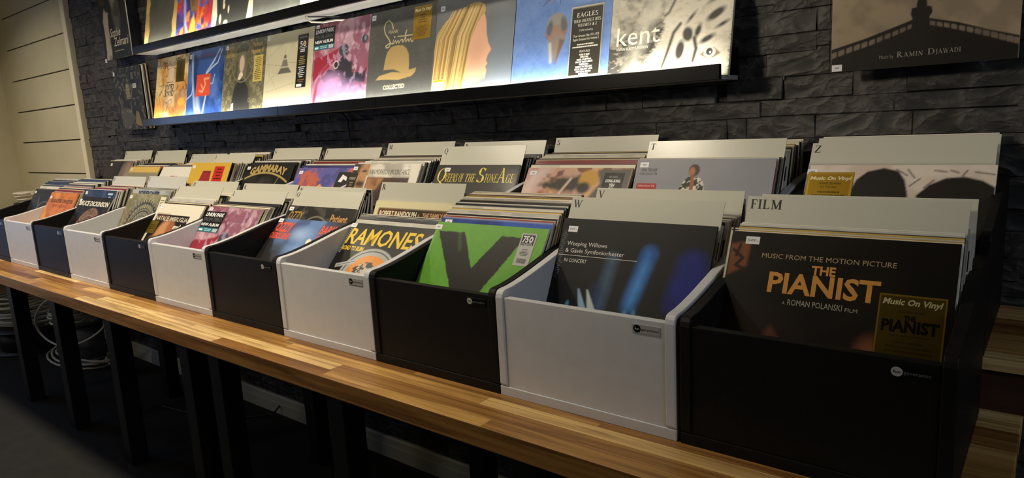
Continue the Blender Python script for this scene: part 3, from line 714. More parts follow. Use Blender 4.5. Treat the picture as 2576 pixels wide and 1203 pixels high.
divider(0, 4, 'O', *kO, 'divider card lettered O behind the ornate dark album'); divider(0, 4, 'N', *kN, 'divider card lettered N peeping out behind the O card', .002)
fill(0, 4, [(.079, 33.7, A), (*kO, .345), (*kN, .345), (.319, 7, A)], 'the blue moonlit album', 15, .0062)

# 5: pink marbled album
def marble(n, seed):
    p = Paint(n, '8f5a6e'); p.spec(3, seed, 'b58598', .42, .6).spec(5, seed+1, '6e3040', .52, .66, .7).spec(9, seed+2, 'c9aab6', .60, .68, .6)
    return p
def sticker_new_album():
    s = Paint(40, '0f0f12', 40); s.rect(0, 0, 1, .22, '2f6f80')
    return s, [Txt('LINKIN PARK', .06, .76, .88, .17, 'f0f0f0', bold=.008, shear=.08), Txt('FROM ZERO', .06, .53, .88, .16, '55565a', bold=.006, shear=.05), Txt('NEW ALBUM', .06, .30, .86, .13, 'e8e8e8', bold=.006),
               Bars(.32, .04, .66, .18, 2, 'b8e0e8', 2, .5), Poly([(.06, .06), (.24, .06), (.24, .15), (.06, .15)], 'd8eef2')]+[Poly([(.74+i*.022, .03), (.752+i*.022, .03), (.752+i*.022, .19), (.74+i*.022, .19)], 'e8e8e8') for i in range(10)]
def blots(p):
    p.poly([(.02, .62), (.0, .30), (.2, .48), (.42, .60), (.5, .70), (.38, .66), (.2, .62)], '93283c', .02).line([(.06, .1), (.1, .3), (.22, .46), (.42, .56)], .05, '9c3044', .03)
    w = (p.noise(12, 21)-.5)*.08
    p.poly([(.14, .36), (.3, .46), (.42, .44), (.56, .62), (.66, .66), (.62, .56), (.72, .5), (.74, .40), (.9, .36), (.98, .42), (.97, .26), (.8, .3), (.6, .24), (.5, .36), (.36, .34), (.3, .3)], '33303a', .012, warp=w)
    p.ell(.56, .66, .085, .07, '3b4450', .01).spec(18, 31, 'd8c0e0', .62, .68, .35).ell(.36, .30, .2, .1, 'd8a8e0', .12, o=.7).ell(.7, .16, .22, .12, 'b9a2d8', .14, o=.6).ell(.92, .745, .05, .05, '3a4148', .008).ell(.93, .75, .02, .03, '7a8a90', .01)
    p.ell(.441, .5, .045, .045, 'e6dfd0', .006).ell(.441, .5, .036, .036, '2c2a30', .006)
p = marble(150, 40); blots(p); sp, si = sticker_new_album(); k5 = (.021, 36, A)
put('pink marbled album with black sticker in a white front bin', 0, 5, k5, p, -.004, edge='d8cfc0', tagpos=(.03, .952), tagsize=(.07, .035), items=[], stickers=[(-.002, .708, .40, .235, sp, si, M_PRINT, 'black_sticker')])
kL = lean_from(.296, .319, .36); kKk = lean_from(.337, .337, .36)
divider(0, 5, 'L', *kL, 'divider card lettered L behind the pink marbled front album'); divider(0, 5, 'K', *kKk, 'divider card lettered K behind the L card')
fill(0, 5, [k5, (*kL, .345), (*kKk, .345)], 'the pink album in its bin', 16, .0066)

# 6: cream album with an inset picture
p = Paint(130, 'ddd8c6'); p.rect(.05, .05, .80, .865, '1d1a19').ell(.38, .60, .16, .2, 'c08a5e', .06).ell(.5, .70, .08, .10, '9a623e', .05, rot=30).rect(.05, .82, .35, .865, '5a3a28', .05).ell(.30, .42, .2, .18, 'b07a50', .1)
sp = Paint(20, '86702a'); k6 = (.021, 36.6, A)
put('cream album with inset dark portrait in a black front bin', 0, 6, k6, p, -.001, edge='e0dbc8', tagpos=(.04, .935), items=[Txt('NATALIE IMBRUGLIA', .06, .79, .73, .052, 'd8d0b8', bold=.0008), Txt('male', .56, .70, .2, .055, 'eee8d8', bold=.003)],
    stickers=[(-.01, .62, .20, .16, sp, [Bars(.15, .3, .85, .7, 3, '4a3c10', 5)], M_FOIL, 'gold_sticker')])
kI = lean_from(.278, .328, .36); kH = lean_from(.337, .341, .36)
divider(0, 6, 'I', *kI, 'divider card lettered I behind the cream album'); divider(0, 6, 'H', *kH, 'divider card lettered H behind the I card')
fill(0, 6, [k6, (*kI, .345), (*kH, .345)], 'the cream album', 17, .0075)

# 7: olive patterned album
p = Paint(150, '8c8668'); p.spec(5, 3, '767156', .45, .55).spec(30, 4, 'a39d7e', .55, .62, .5)
for r0, w0 in ((.40, .022), (.33, .012), (.30, .02), (.235, .012), (.19, .024), (.13, .012), (.09, .03)): p.ring(.56, .48, r0, w0, '2f2d24', .008)
for i in range(44):
    a = i*math.pi/22
    for r0, r1, w0 in ((.34, .385, .012), (.245, .285, .012), (.145, .175, .01)): p.line([(.56+r0*math.cos(a), .48+r0*math.sin(a)), (.56+r1*math.cos(a), .48+r1*math.sin(a))], w0, '38352a', .006)
    p.poly([(.56+.41*math.cos(a-.05), .48+.41*math.sin(a-.05)), (.56+.455*math.cos(a), .48+.455*math.sin(a)), (.56+.41*math.cos(a+.05), .48+.41*math.sin(a+.05))], '2f2d24', .006)
p.spec(40, 9, '6a6550', .55, .62, .5); sp = Paint(16, 'd9d3bd')
k7 = (.099, 28.6, A)
put('olive album with circular ornament in a white front bin', 0, 7, k7, p, edge='c9c3ab', tagpos=(.03, .93), items=[], stickers=[(.87, .70, .13, .27, sp, [Bars(.15, .55, .85, .9, 3, '6a6654', 2), Bars(.15, .15, .85, .45, 2, '2a2a26', 3, .75)])])
p = Paint(60, 'a8aaa4'); p.spec(6, 4, '8a8f92', .45, .6)
put('grey album with black capitals peeping above the olive album', 0, 7, (.140, 22.7, A), p, edge='dcd8cc', tagpos=None, items=[Txt('FOREIGNER', .18, .925, .58, .055, '20201e', bold=.004)])
kf = lean_from(.331, .356, .36)
divider(0, 7, 'F', *kf, 'bluish glinting divider card lettered F')
fill(0, 7, [(.140, 22.7, A), (*kf, .345)], 'the olive album', 18, .0062)

# 8: dark album with a coin
p = Paint(130, '14161a'); p.spec(4, 5, '20232a', .5, .65)
p.ell(.56, .50, .345, .345, '8a6a50', .01).ell(.56, .50, .315, .315, '5c4334', .008).ring(.56, .50, .24, .012, 'a8876a', .008).ell(.56, .5, .21, .21, '76563f', .02)
for i in range(40):
    a = i*math.pi/20; p.line([(.56+.26*math.cos(a), .5+.26*math.sin(a)), (.56+.305*math.cos(a+.05), .5+.305*math.sin(a+.05))], .016, '9a7a5e', .008)
p.spec(26, 7, '3c2a20', .54, .6, .6)
k8 = (.021, 34.3, A); k8b = (.081, 23.7, A)
put('dark album with embossed brown disc and white title', 0, 8, k8, p, .001, edge='b9b4a6', tagpos=(-.01, .92), items=[Txt('BRUCE DICKINSON', .02, .872, .93, .062, 'd8d2c2', bold=.004, shear=.06)])
p = Paint(60, '1a2230'); p.spec(8, 4, '36455c', .5, .7, .7).rect(.72, .88, .93, .965, '0e1622').rect(.76, .94, .90, .955, 'cfe0f0')
put('dark navy album standing behind the brown disc album', 0, 8, k8b, p, edge='cfd2d6', tagpos=(.03, .93), items=[Bars(.76, .895, .9, .925, 1, '9ab0c8', 1)])
kD = lean_from(.334, .352, .36)
divider(0, 8, 'D', *kD, 'divider card lettered D behind the dark navy album', -.001)
fill(0, 8, [k8b, (*kD, .345)], 'the dark navy album', 19, .0066)

# 9: orange album
p = Paint(120, 'c8752e'); p.spec(5, 3, 'b3622a', .48, .6, .8).spec(14, 6, '9a5224', .60, .68, .6).spec(4, 8, 'd99248', .55, .7, .7)
for i in range(9): x = .1+.8*rnd.random(); p.line([(x, .35+.3*rnd.random()), (x+.06*rnd.random(), .3+.3*rnd.random()), (x+.1, .3+.3*rnd.random())], .006, '7a3c18', .006, .7)
p.poly([(0, .3), (.0, .62), (.12, .7), (.3, .45), (.25, .3)], 'd0a060', .02, .6)
k9 = (.036, 30.9, A)
put('orange album with black and red title in a white front bin', 0, 9, k9, p, .001, edge='c98a50', tagpos=(.03, .90), items=[Txt('BO KASPERS ORKESTER', .12, .845, .80, .052, '3a1d14', bold=.002), Txt('NEW ORLEANS', .26, .775, .52, .046, '8f3a1a', bold=.001)])
fill(0, 9, [k9, (.316, 5, A)], 'the orange album', 20, .0068)

# 10: dark album with a faint wheel
p = Paint(100, '1d1e22'); p.spec(5, 3, '2c2b2b', .45, .6).ring(.62, .42, .38, .02, '5c564c', .02).ring(.62, .42, .30, .008, '4a463e', .015).line([(.3, .85), (.48, .55)], .03, '5a5858', .02).line([(.36, .75), (.7, .7)], .01, '4c4a4a', .01)
k10 = (.084, 30, A)
put('dark album with faint grey rings in the leftmost front bin', 0, 10, k10, p, edge='20222a', tagpos=(.02, .925), items=[])
fill(0, 10, [k10, (.318, 5, A)], 'the dark ringed album', 21, .0075)

# --- back row
p = Paint(150, 'd8cdc2'); p.spec(5, 4, 'c9b9ac', .45, .65)
p.poly([(.25, .80), (.285, .90), (.34, .955), (.43, .98), (.51, .96), (.55, .90), (.575, .80), (.56, .3), (.27, .3)], '2c2927', .012).poly([(.62, .80), (.68, .87), (.76, .915), (.85, .925), (.94, .90), (1, .86), (1, .3), (.62, .3)], '2a2826', .012)
for a_, b_ in (((.50, .97), (.56, .93)), ((.56, .97), (.60, .915)), ((.58, .86), (.63, .91)), ((.655, .85), (.70, .90)), ((.70, .965), (.76, .955)), ((.78, .965), (.82, .95)), ((.86, .965), (.84, .93)), ((.9, .955), (.99, .94))): p.line([a_, b_], .008, '5c5048', .01)
gp = Paint(30, 'a07e20'); gp.rect(.02, .0, .98, .985, 'd2ae40').rect(.04, .0, .96, .965, 'ab8824')
gi = [Txt('Music On Vinyl', .06, .80, .88, .085, 'f6ecc0', shear=.25, bold=.006), Bars(.25, .68, .78, .74, 1, '2c240c', 2), Txt('SOPHIE ZELMANI', .27, .68, .48, .05, '2c240c'), Txt("I'm The Rain", .32, .59, .36, .05, '2c240c'), Bars(.1, .1, .92, .52, 5, '5a4814', 4, .35)]
gi = gi[:1]+gi[2:]; s0 = (.048, 32.5, A)
put('pale album with two dark heads and handwriting in front of the Z card', 1, 0, s0, p, .012, edge='e2ddd2', thick=.006, clear=True, tagpos=(-.015, .935), tagsize=(.065, .036), items=[], stickers=[(-.006, .68, .275, .268, gp, gi, M_FOIL, 'gold_sticker')])
kZ = lean_from(.243, .329, .36); kZb = lean_from(.288, .337, .36)
divider(1, 0, 'Z', *kZ, 'divider card lettered Z behind the pale album with two heads', .007); divider(1, 0, '', *kZb, 'blank divider card right behind the Z card', .009)
fill(1, 0, [s0, (*kZ, .345), (*kZb, .345)], 'the pale album with two heads', 30, .0075)

p = Paint(140, '8e8f98'); p.spec(3, 3, '86878f', .4, .6, .5)
p.poly([(.33, .6), (.36, .78), (.39, .84), (.425, .87), (.45, .86), (.48, .87), (.525, .84), (.55, .76), (.57, .6)], 'd6d0c2', .006)
kn = p.noise(42, 5); mk = (p.X > .34) & (p.X < .56) & (p.Y < .868) & (np.abs(p.X-.45) < .12) & (kn > .52); p.a = np.where((mk & (p.a[..., 0] > .45))[..., None], np.array(lin('26241f')), p.a)
p.poly([(.44, .62), (.435, .85), (.452, .87), (.465, .85), (.46, .62)], '9a5a3c', .006).ell(.452, .915, .04, .045, '3c281c', .008).ell(.438, .905, .022, .032, 'a8704a', .01).rect(.43, .86, .46, .885, '8a5638', .006)
sp = Paint(14, 'b01f22'); n1 = (.021, 25, A)
put('grey album with small figure in a patterned shirt before the T card', 1, 1, n1, p, edge='b3454e', tagpos=(.028, .935), items=[Txt('ANNA TERNHEIM', .045, .905, .125, .024, '1a1a1e'), Txt('A SPACE FOR LOST TIME', .035, .878, .14, .018, '2a2a2e')],
    stickers=[(.028, .74, .155, .074, sp, [Txt('A SPACE FOR LOST TIME', .08, .66, .84, .18, 'f0dcdc'), Bars(.08, .15, .9, .5, 1, 'e0a8a8', 3)], M_PRINT, 'red_sticker')])
kT = lean_from(.215, .343, .36)
divider(1, 1, 'T', *kT, 'divider card lettered T behind the grey album')
fill(1, 1, [n1, (*kT, .345), (.318, 5, A)], 'the grey album', 31, .0085)

p = Paint(150, 'c9a08c'); p.spec(4, 5, 'b8462e', .46, .56).spec(6, 7, 'e2b07a', .54, .62, .8).spec(9, 9, '5c2a24', .58, .66, .8).poly([(0, .3), (0, 1), (.22, 1), (.12, .8), (.06, .6)], 'e2cfd0', .15, .8)
p.poly([(.18, .84), (.34, .88), (.55, .95), (.6, .86), (.5, .78), (.3, .80)], '3a3430', .05, warp=(p.noise(8, 3)-.5)*.1).ell(.63, .90, .09, .08, 'c9983e', .03).ell(.60, .82, .06, .05, '2c2826', .03).poly([(.70, .3), (.66, .72), (.74, .86), (.70, .98), (1, 1), (1, .3)], '5a5654', .03)
p.line([(.36, .72), (.46, .9)], .02, 'e6c8b8', .02); sp = Paint(14, '121212'); l2 = (.021, 33.9, A)
put('red and ochre painted album with black sticker in the back row', 1, 2, l2, p, .001, edge='d8cfc0', tagpos=(.03, .93), items=[], stickers=[(.765, .68, .175, .275, sp, [Txt('FEATURING', .27, .84, .46, .06, 'b0b0b0'), Txt('DYING SONG', .14, .70, .74, .085, 'e8e8e8', bold=.008), Txt('YEN', .36, .57, .28, .085, 'e8e8e8', bold=.008), Txt('THE', .38, .45, .24, .08, 'e8e8e8', bold=.008), Txt('CHAPELTOWN', .1, .33, .8, .085, 'e8e8e8', bold=.008)], M_PRINT, 'black_sticker')])
p = Paint(60, 'b9b6ac'); p.spec(6, 3, 'a8a59b', .5, .6)
put('pale grey album with red lettering in front of the S card', 1, 2, (.132, 23.9, A), p, edge='c9c5b8', tagpos=None, items=[Txt('ING', .24, .93, .11, .05, '1a1a1a', bold=.004), Poly([(.82, .88), (.89, .88), (.89, .945), (.82, .945)], 'a82a34'), Poly([(.905, .88), (.97, .88), (.97, .945), (.905, .945)], 'a82a34')])
kS = lean_from(.332, .354, .36)
divider(1, 2, 'S', *kS, 'divider card lettered S at the back behind the red and ochre painted album')
fill(1, 2, [l2, (.132, 23.9, A), (*kS, .345)], 'the red and ochre album', 32, .0095)

p = Paint(150, '201d1b'); p.spec(5, 3, '2e2a27', .45, .65); q3 = (.043, 31.5, A); Yq = 'e8d24a'
put('dark album with spiky yellow serif title in front of the Q card', 1, 3, q3, p, edge='d8d2c2', tagpos=(.11, .93), items=[Txt('Q', .035, .825, .11, .135, Yq, serif=True), Txt('UEENS', .145, .825, .16, .085, Yq, serif=True), Txt('OF', .32, .825, .055, .085, Yq, serif=True), Txt('THE', .40, .825, .12, .085, Yq, serif=True), Txt('S', .54, .825, .09, .145, Yq, serif=True, bold=.004), Txt('TONE', .635, .825, .145, .085, Yq, serif=True), Txt('A', .785, .825, .095, .145, Yq, serif=True), Txt('GE', .885, .825, .085, .085, Yq, serif=True)])
kQ = lean_from(.226, .341, .36); kP = lean_from(.333, .349, .36)
divider(1, 3, 'Q', *kQ, 'divider card lettered Q behind the dark album with yellow title'); divider(1, 3, 'P', *kP, 'divider card lettered P half hidden behind the Q card')
fill(1, 3, [q3, (*kQ, .345), (*kP, .345)], 'the dark album with yellow serif title', 33, .012)

p = Paint(140, 'ddd9cc'); p.rect(0, 0, .245, 1, '6a4a34').ell(.15, .86, .12, .2, 'b98a62', .05).ell(.03, .95, .08, .12, '3a2820', .05).ell(.19, .92, .04, .012, '3a261c', .015).ell(.17, .78, .07, .03, '4a3022', .03)
p.rect(.262, .0, .886, .852, '4a3026').poly([(.262, .62), (.262, .852), (.52, .852), (.46, .74), (.36, .66)], 'a87850', .04).line([(.3, .55), (.9, .8)], .12, '2f1e1a', .08).spec(5, 6, '3a241e', .5, .65, .5)
p.rect(.886, 0, 1, 1, 'ddd9cc').rect(.245, 0, .262, .87, 'ddd9cc')
sp = Paint(14, '1c1a14'); m4_ = (.021, 29.3, A)
put('white bordered album with two brown portraits before the M card', 1, 4, m4_, p, -.001, edge='e6e2d6', tagpos=(.0, .93), items=[Txt('VAN MORRISON', .275, .885, .30, .055, '2a2622'), Txt('MOONDANCE', .60, .885, .27, .055, '2a2622')], stickers=[(-.03, .55, .13, .35, sp, [Txt('MOONDANCE', .12, .78, .76, .08, 'd8d0b8'), Bars(.12, .1, .88, .72, 8, 'a08a4a', 3)], M_PRINT, 'black_sticker')])
kM = lean_from(.327, .354, .36)
divider(1, 4, 'M', *kM, 'divider card lettered M at the back near the wall cable')
fill(1, 4, [m4_, (*kM, .345)], 'the album with two brown portraits', 34, .0095)

p = Paint(130, '5a5a9e'); p.spec(4, 5, '8a6ab0', .45, .6).spec(5, 8, 'c0603a', .52, .62, .9).spec(9, 3, '3a3f80', .58, .66, .6)
p.poly([(.2, .62), (.32, .78), (.40, .70), (.52, .80), (.66, .70), (.86, .83), (.74, .58)], 'e0a23c', .02).poly([(.3, .6), (.5, .74), (.7, .6)], '3fa0a8', .02); sp = Paint(14, '141414'); j5 = (.021, 34.5, A)
put('purple and orange flame album with black sticker in the back row', 1, 5, j5, p, -.002, edge='8a86a0', tagpos=(.04, .92), items=[], stickers=[(.78, .55, .2, .40, sp, [Poly([(.2, .7), (.4, .92), (.85, .84), (.9, .72), (.6, .78), (.5, .68)], 'e8e8e8'), Bars(.1, .1, .9, .55, 4, 'e0e0e0', 4, .6)], M_PRINT, 'black_sticker')])
p = Paint(40, '35356e'); p.spec(5, 2, '2a2a5c', .5, .6)
put('plain dark blue album rising behind the flame album', 1, 5, (.045, 32, A), p, edge='4a4a70', tagpos=(.05, .93), items=[Txt('2', .95, .93, .02, .035, 'c9c9d8')])
kJ = lean_from(.326, .341, .36)
divider(1, 5, 'J', *kJ, 'divider card lettered J with a bluish sheen')
fill(1, 5, [(.045, 32, A), (*kJ, .345)], 'the flame album', 35, .0088)

p = Paint(140, '191817'); p.spec(5, 5, '2a2927', .5, .66); GA = 'b39a5e'
arcp = [(.05+.92*i/24, .775+.105*(1-((i/24-.46)/.52)**2)) for i in range(25)]
p.line(arcp, .022, GA, .005).ell(.5, .70, .2, .12, '2e2c2a', .06).ell(.45, .72, .06, .09, '38352f', .03).line([(.72, .70), (.80, .86)], .008, GA, .004)
g6 = (.049, 29.1, A)
put('black album with arched golden spiky title in the back row', 1, 6, g6, p, .0, edge='55524c', tagpos=(.03, .92), items=[Txt('GAMMARAY', .12, .845, .78, .085, GA, bold=.009, shear=.06, arc=.055)])
kG = lean_from(.331, .347, .36)
divider(1, 6, 'G', *kG, 'bluest glinting divider card, lettered G')
fill(1, 6, [g6, (*kG, .345)], 'the album with arched golden title', 36, .0088)

p = Paint(120, 'cda63c'); p.poly([(.34, .88), (.55, .88), (.60, .5), (.62, .2), (.50, .2), (.47, .62), (.42, .72), (.36, .62), (.2, .2), (.06, .2), (.22, .55)], '94292c', .006).rect(.34, .86, .55, .885, '7a2024', .006)
p.rect(.62, .70, .86, .95, 'bf2a20', .006); y7 = (.021, 25.6, A)
put('yellow album with red trouser shape and red patch', 1, 7, y7, p, -.002, edge='2a2420', tagpos=(.04, .92), items=[Bars(.66, .72, .84, .93, 5, '4a1010', 3, .4)])
kE = lean_from(.262, .331, .36)
divider(1, 7, 'E', *kE, 'divider card lettered E behind the yellow album')
fill(1, 7, [y7, (*kE, .345), (.318, 5, A)], 'the yellow album', 37, .0095)

p = Paint(80, 'ddd9cf'); w8 = (.021, 32.9, A)
put('plain white album with small red title left of the yellow album', 1, 8, w8, p, -.001, edge='e2ded2', tagpos=(.04, .93), tagsize=(.05, .03), items=[Bars(.26, .79, .60, .86, 1, 'a8283a', 3, .8), Bars(.34, .76, .5, .785, 1, 'a8283a', 5, .8)])
kC = lean_from(.333, .331, .36)
divider(1, 8, 'C', *kC, 'divider card lettered C beside the E card')
fill(1, 8, [w8, (*kC, .345)], 'the plain white album', 38, .011)

p = Paint(60, 'c9a95a'); p.rect(0, .0, 1, .93, '8a8270').rect(0, .9, 1, 1, 'd2b25c'); b9 = (.021, 33, A)
put('ochre edged album at the front of the B section', 1, 9, b9, p, edge='d8c48a', tagpos=(.05, .93), items=[])
p = Paint(60, 'c8a23c'); p.rect(0, 0, 1, .93, 'd8a85a').spec(5, 3, 'e8cf9a', .5, .6).rect(.82, .95, 1, .985, '2a2418')
put('golden yellow album just below the B card', 1, 9, (.139, 29.1, A), p, edge='d2b25c', tagpos=None, items=[])
kB = lean_from(.327, .352, .36)
divider(1, 9, 'B', *kB, 'divider card lettered B, second from the left in the rear')
fill(1, 9, [b9, (.139, 29.1, A)], 'the ochre edged album', 39, .014)

p = Paint(110, '24211c'); p.rect(0, 0, .40, 1, '2c2a1c', .1).spec(4, 3, '35312a', .5, .65, .6).ell(.80, .62, .26, .40, '7a6658', .08, rot=-14).ell(.86, .66, .1, .28, '9a8474', .1, rot=-10).line([(.62, 1.), (.5, .5), (.52, .2)], .05, '15130f', .05); a10 = (.098, 22.8, A)
put('dark album with grey brown draped shape in the leftmost back bin', 1, 10, a10, p, edge='c9c4b4', tagpos=(.20, .92), items=[])
kA = lean_from(.322, .356, .36)
divider(1, 10, 'A', *kA, 'divider card lettered A, first from the left in the rear')
fill(1, 10, [a10, (*kA, .345)], 'the draped shape album', 40, .0088)

fill_all()

# ------------------------------------------------------------------ wall ledges, their lamps and the records on them
def ledge(x0, x1, z, label):
    o = empty('picture_ledge', ((x0+x1)/2, YW, z), label, 'wall shelf', 'black picture ledges'); l = (x1-x0)/2-.0008
    b = MB(); b.box(-l, -.122, 0, l, -.110, .034); link('front_lip', b.mesh('front_lip', M_LEDGE), o, .0012)
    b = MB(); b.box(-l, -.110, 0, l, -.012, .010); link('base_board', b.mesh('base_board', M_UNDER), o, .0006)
    b = MB(); b.box(-l, -.012, 0, l, .0, .075); link('back_board', b.mesh('back_board', M_LEDGE), o, .0012)
    return o
def led(x0, x1, z, label):
    b = MB(); b.box(x0, .6105, z+.0102, x1, .6185, z+.0135); return tag(b.build('led_strip', M_LED), label, 'light strip', 'lamps hidden in the ledges')
ZL, ZU = Z+.565, Z+.905
for x0, x1, n in ((-3.056, -1.903, 'left'), (-1.903, -1.338, 'short middle'), (-1.338, -.172, 'right')):
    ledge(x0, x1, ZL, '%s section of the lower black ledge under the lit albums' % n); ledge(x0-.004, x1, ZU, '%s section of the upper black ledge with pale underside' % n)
led(-3.04, -.20, ZL, 'glowing strip hidden behind the lip of the lower ledge'); led(-3.04, -.20, ZU, 'glowing strip hidden behind the lip of the upper ledge')

def shelf(label, k, paint, items=(), z=ZL, lean=12.0, yb=.632, dx=0, **kw):
    return album(label, (-.4797-.318*k+A/2+dx, yb, z+.0085), (-math.radians(lean), 0, 0), paint, items=items, **kw)

# lower ledge, from the right
p = Paint(200, '403e39'); p.spec(4, 3, '383632', .4, .65)
p.poly([(.10, 0), (.16, .30), (.24, .48), (.34, .62), (.44, .62), (.40, .42), (.30, .2), (.28, 0)], '7d7b70', .06).line([(.2, .1), (.3, .4), (.4, .56)], .03, 'a5a294', .05)
w = (p.noise(60, 4, 3, sy=2)-.5)*.055
p.poly([(.24, 0), (.30, .12), (.40, .26), (.47, .40), (.46, .54), (.52, .60), (.50, 1), (1, 1), (1, 0)], 'cfc8b4', .03, warp=w)
p.spec(22, 6, 'b2aa96', .52, .66, .5, sy=2).spec(5, 9, 'e2dcc8', .5, .7, .6)
for q in ((.665, .335, .04, .055, 10), (.745, .352, .022, .05, -20), (.82, .285, .06, .022, 25), (.875, .46, .075, .03, 30), (.685, .46, .012, .045, -40), (.61, .22, .034, .075, -8), (.90, .60, .09, .02, 30), (.80, .62, .06, .014, 32), (.72, .70, .08, .02, 30), (.93, .38, .05, .014, 25), (.86, .75, .1, .022, 28)):
    p.ell(q[0], q[1], q[2], q[3], '3a3834', .02, q[4])
p.line([(.47, .10), (.51, .22), (.55, .36), (.60, .42)], .026, '45423d', .02).line([(.72, .13), (.74, .22), (.72, .30)], .03, '45423d', .02).line([(.55, .62), (.50, .52), (.47, .50)], .02, '55524a', .02)
p.poly([(.77, .17), (.82, .215), (.88, .215), (.93, .17), (.88, .14), (.82, .14)], '7a6a55', .012).ell(.848, .182, .045, .035, 'ddd6c0', .008).ell(.845, .187, .026, .027, '3c3b38', .006).ell(.852, .182, .007, .008, 'f0f0ea', .004)
CR = 'f4efdc'
shelf('striped pale fur album at the right end of the lower ledge', 0, p, [Txt('kent', .06, .306, .375, .145, CR), Txt('VAPEN & AMMUNITION', .062, .268, .28, .022, CR)], dx=-.002, edge='d2cfc4', thick=.009, tagpos=None)
p = Paint(170, '6585bf'); p.spec(40, 3, '5878b4', .5, .6, .6).spec(5, 6, '7391c9', .45, .65, .6)
p.ell(.455, .55, .105, .115, '8d8a84', .02).poly([(.345, .56), (.575, .56), (.555, .42), (.50, .30), (.468, .215), (.44, .30), (.37, .44)], '877b74', .012).ell(.385, .53, .03, .07, '5a5e66', .02, -12).ell(.535, .55, .032, .075, '62605f', .02, 12)
p.line([(.35, .49), (.40, .45), (.44, .55), (.49, .47), (.56, .50)], .012, 'a86a4c', .012).line([(.40, .4), (.42, .25)], .03, 'b9b2a2', .02).poly([(.5, .44), (.555, .42), (.468, .22)], '6e5a50', .02)
for i in range(9): p.line([(.36+.02*i, .80), (.30+.03*i, .74+.02*(i % 3))], .005, '8a5a52' if i % 2 else '2f3c5c', .006)
sp = Paint(30, 'cfc8ae'); sp.rect(.03, .01, .97, .975, '24221a')
si = [Txt('EAGLES', .17, .845, .66, .062, 'e8e4d4', serif=True, bold=.004), Txt('THEIR GREATEST HITS:', .08, .77, .86, .042, 'e8e4d4', serif=True, bold=.003), Txt('VOLUMES', .22, .71, .36, .04, 'e8e4d4', serif=True, bold=.003), Txt('1 & 2', .62, .71, .19, .04, 'e8e4d4'), Txt('2 LPs Including', .28, .645, .42, .026, 'e8e4d4'),
      Txt('Their Greatest Hits 1971-1975', .1, .565, .8, .032, 'e8e4d4', shear=.2), Txt('Eagles Greatest Hits Volume 2', .1, .515, .8, .032, 'e8e4d4', shear=.2), Bars(.06, .405, .94, .475, 2, 'd8d4c4', 3, .5), Txt('FEATURES', .34, .345, .32, .028, 'e8e4d4')]+[Txt(s_, .5-w_/2, .30-.034*i, w_, .022, 'e8e4d4', bold=.002) for i, (s_, w_) in enumerate((('TAKE IT EASY', .34), ('LYIN EYES', .26), ('HOTEL CALIFORNIA', .46), ('ONE OF THESE NIGHTS', .54), ('DESPERADO', .3), ('TAKE IT TO THE LIMIT', .54), ('LIFE IN THE FAST LANE', .56), ('NEW KID IN TOWN', .46), ('HEARTACHE', .3)))]
sp2 = (.609, .092, .312, .592, sp, si, M_PRINT, 'black_sticker')
shelf('blue album with grey beaked shape and tall black sticker', 1, p, edge='3d5a9a', thick=.012, tagpos=None, stickers=[sp2])
p = Paint(190, '6c6f70'); p.spec(4, 3, '61656a', .42, .62, .7).ell(.9, .35, .25, .4, '7c8896', .2, o=.6)
p.poly([(.42, -.02), (.48, .11), (.60, .14), (.69, .17), (.705, .24), (.685, .275), (.71, .30), (.69, .335), (.705, .38), (.745, .43), (.70, .50), (.675, .58), (.66, .70), (.62, .80), (.45, .7), (.4, .3), (.2, -.02)], 'dba98a', .012)
p.ell(.56, .40, .10, .12, 'c99a82', .1, o=.7)
w = (p.noise(40, 6, sx=2)-.5)*.02
p.poly([(.36, -.02), (.40, .12), (.45, .35), (.47, .52), (.55, .70), (.64, .80), (.63, .86), (.56, .895), (.46, .895), (.30, .85), (.12, .76), (.02, .64), (-.02, .4), (-.02, -.02)], 'b89a5e', .01, warp=w)
for i in range(60):
    f = i/59; x0 = .56*f+.02; xb = -.02+.40*f+.02*rnd.random(); p.line([(.2+.40*f+.02*rnd.random(), .875-.05*abs(f-.6)), (.03+.46*f, .6), (.0+.44*f, .3), (xb, -.02)], .005+.007*rnd.random(), rnd.choice(('d9bd7e', '8a6a3c', 'caa868', '6f5634', 'e0c98e', 'a0824e')), .008, .75)
shelf('album showing blonde hair in profile on grey, yellow topped tag below', 2, p, edge='8a8c8c', thick=.008, tagpos=(.05, .87), tagsize=(.06, .05), stickers=[(.008, .085, .148, .115, (lambda q: q.rect(0, .78, 1, 1, 'e0c52e'))(Paint(20, 'e6e6e0')), [Bars(.1, .83, .9, .95, 1, '7a6a1a', 2), Txt('0', .34, .12, .12, .3, '55565a')], M_PRINT, 'shelf_tag')])
p = Paint(150, '4f504d'); p.spec(3, 3, '5a5b57', .45, .65, .7).spec(30, 5, '474845', .55, .6, .5, sy=4); TN = 'a98f5e'
p.poly([(.262, .366), (.278, .47), (.303, .55), (.36, .60), (.45, .61), (.54, .60), (.60, .56), (.636, .505), (.655, .40), (.655, .337), (.761, .35), (.755, .31), (.70, .27), (.5, .245), (.32, .262), (.145, .268), (.20, .31), (.40, .335), (.545, .318), (.42, .362)], TN, .005)
LN = 'c4b48a'
p.line([(.372, .79), (.345, .85), (.30, .885), (.25, .87), (.225, .82), (.25, .75), (.32, .68), (.345, .64), (.32, .60), (.28, .60), (.27, .62), (.32, .64), (.38, .635)], .012, LN, .005).line([(.453, .70), (.672, .693)], .010, LN, .005)
p.line([(.385, .67), (.38, .63), (.40, .64), (.42, .665), (.435, .63), (.46, .66), (.475, .63), (.50, .66), (.53, .66), (.535, .63), (.56, .66), (.58, .75), (.565, .72), (.58, .63), (.61, .66), (.625, .63), (.65, .66), (.665, .625), (.69, .63)], .010, LN, .004).ell(.403, .70, .01, .01, LN, .005)
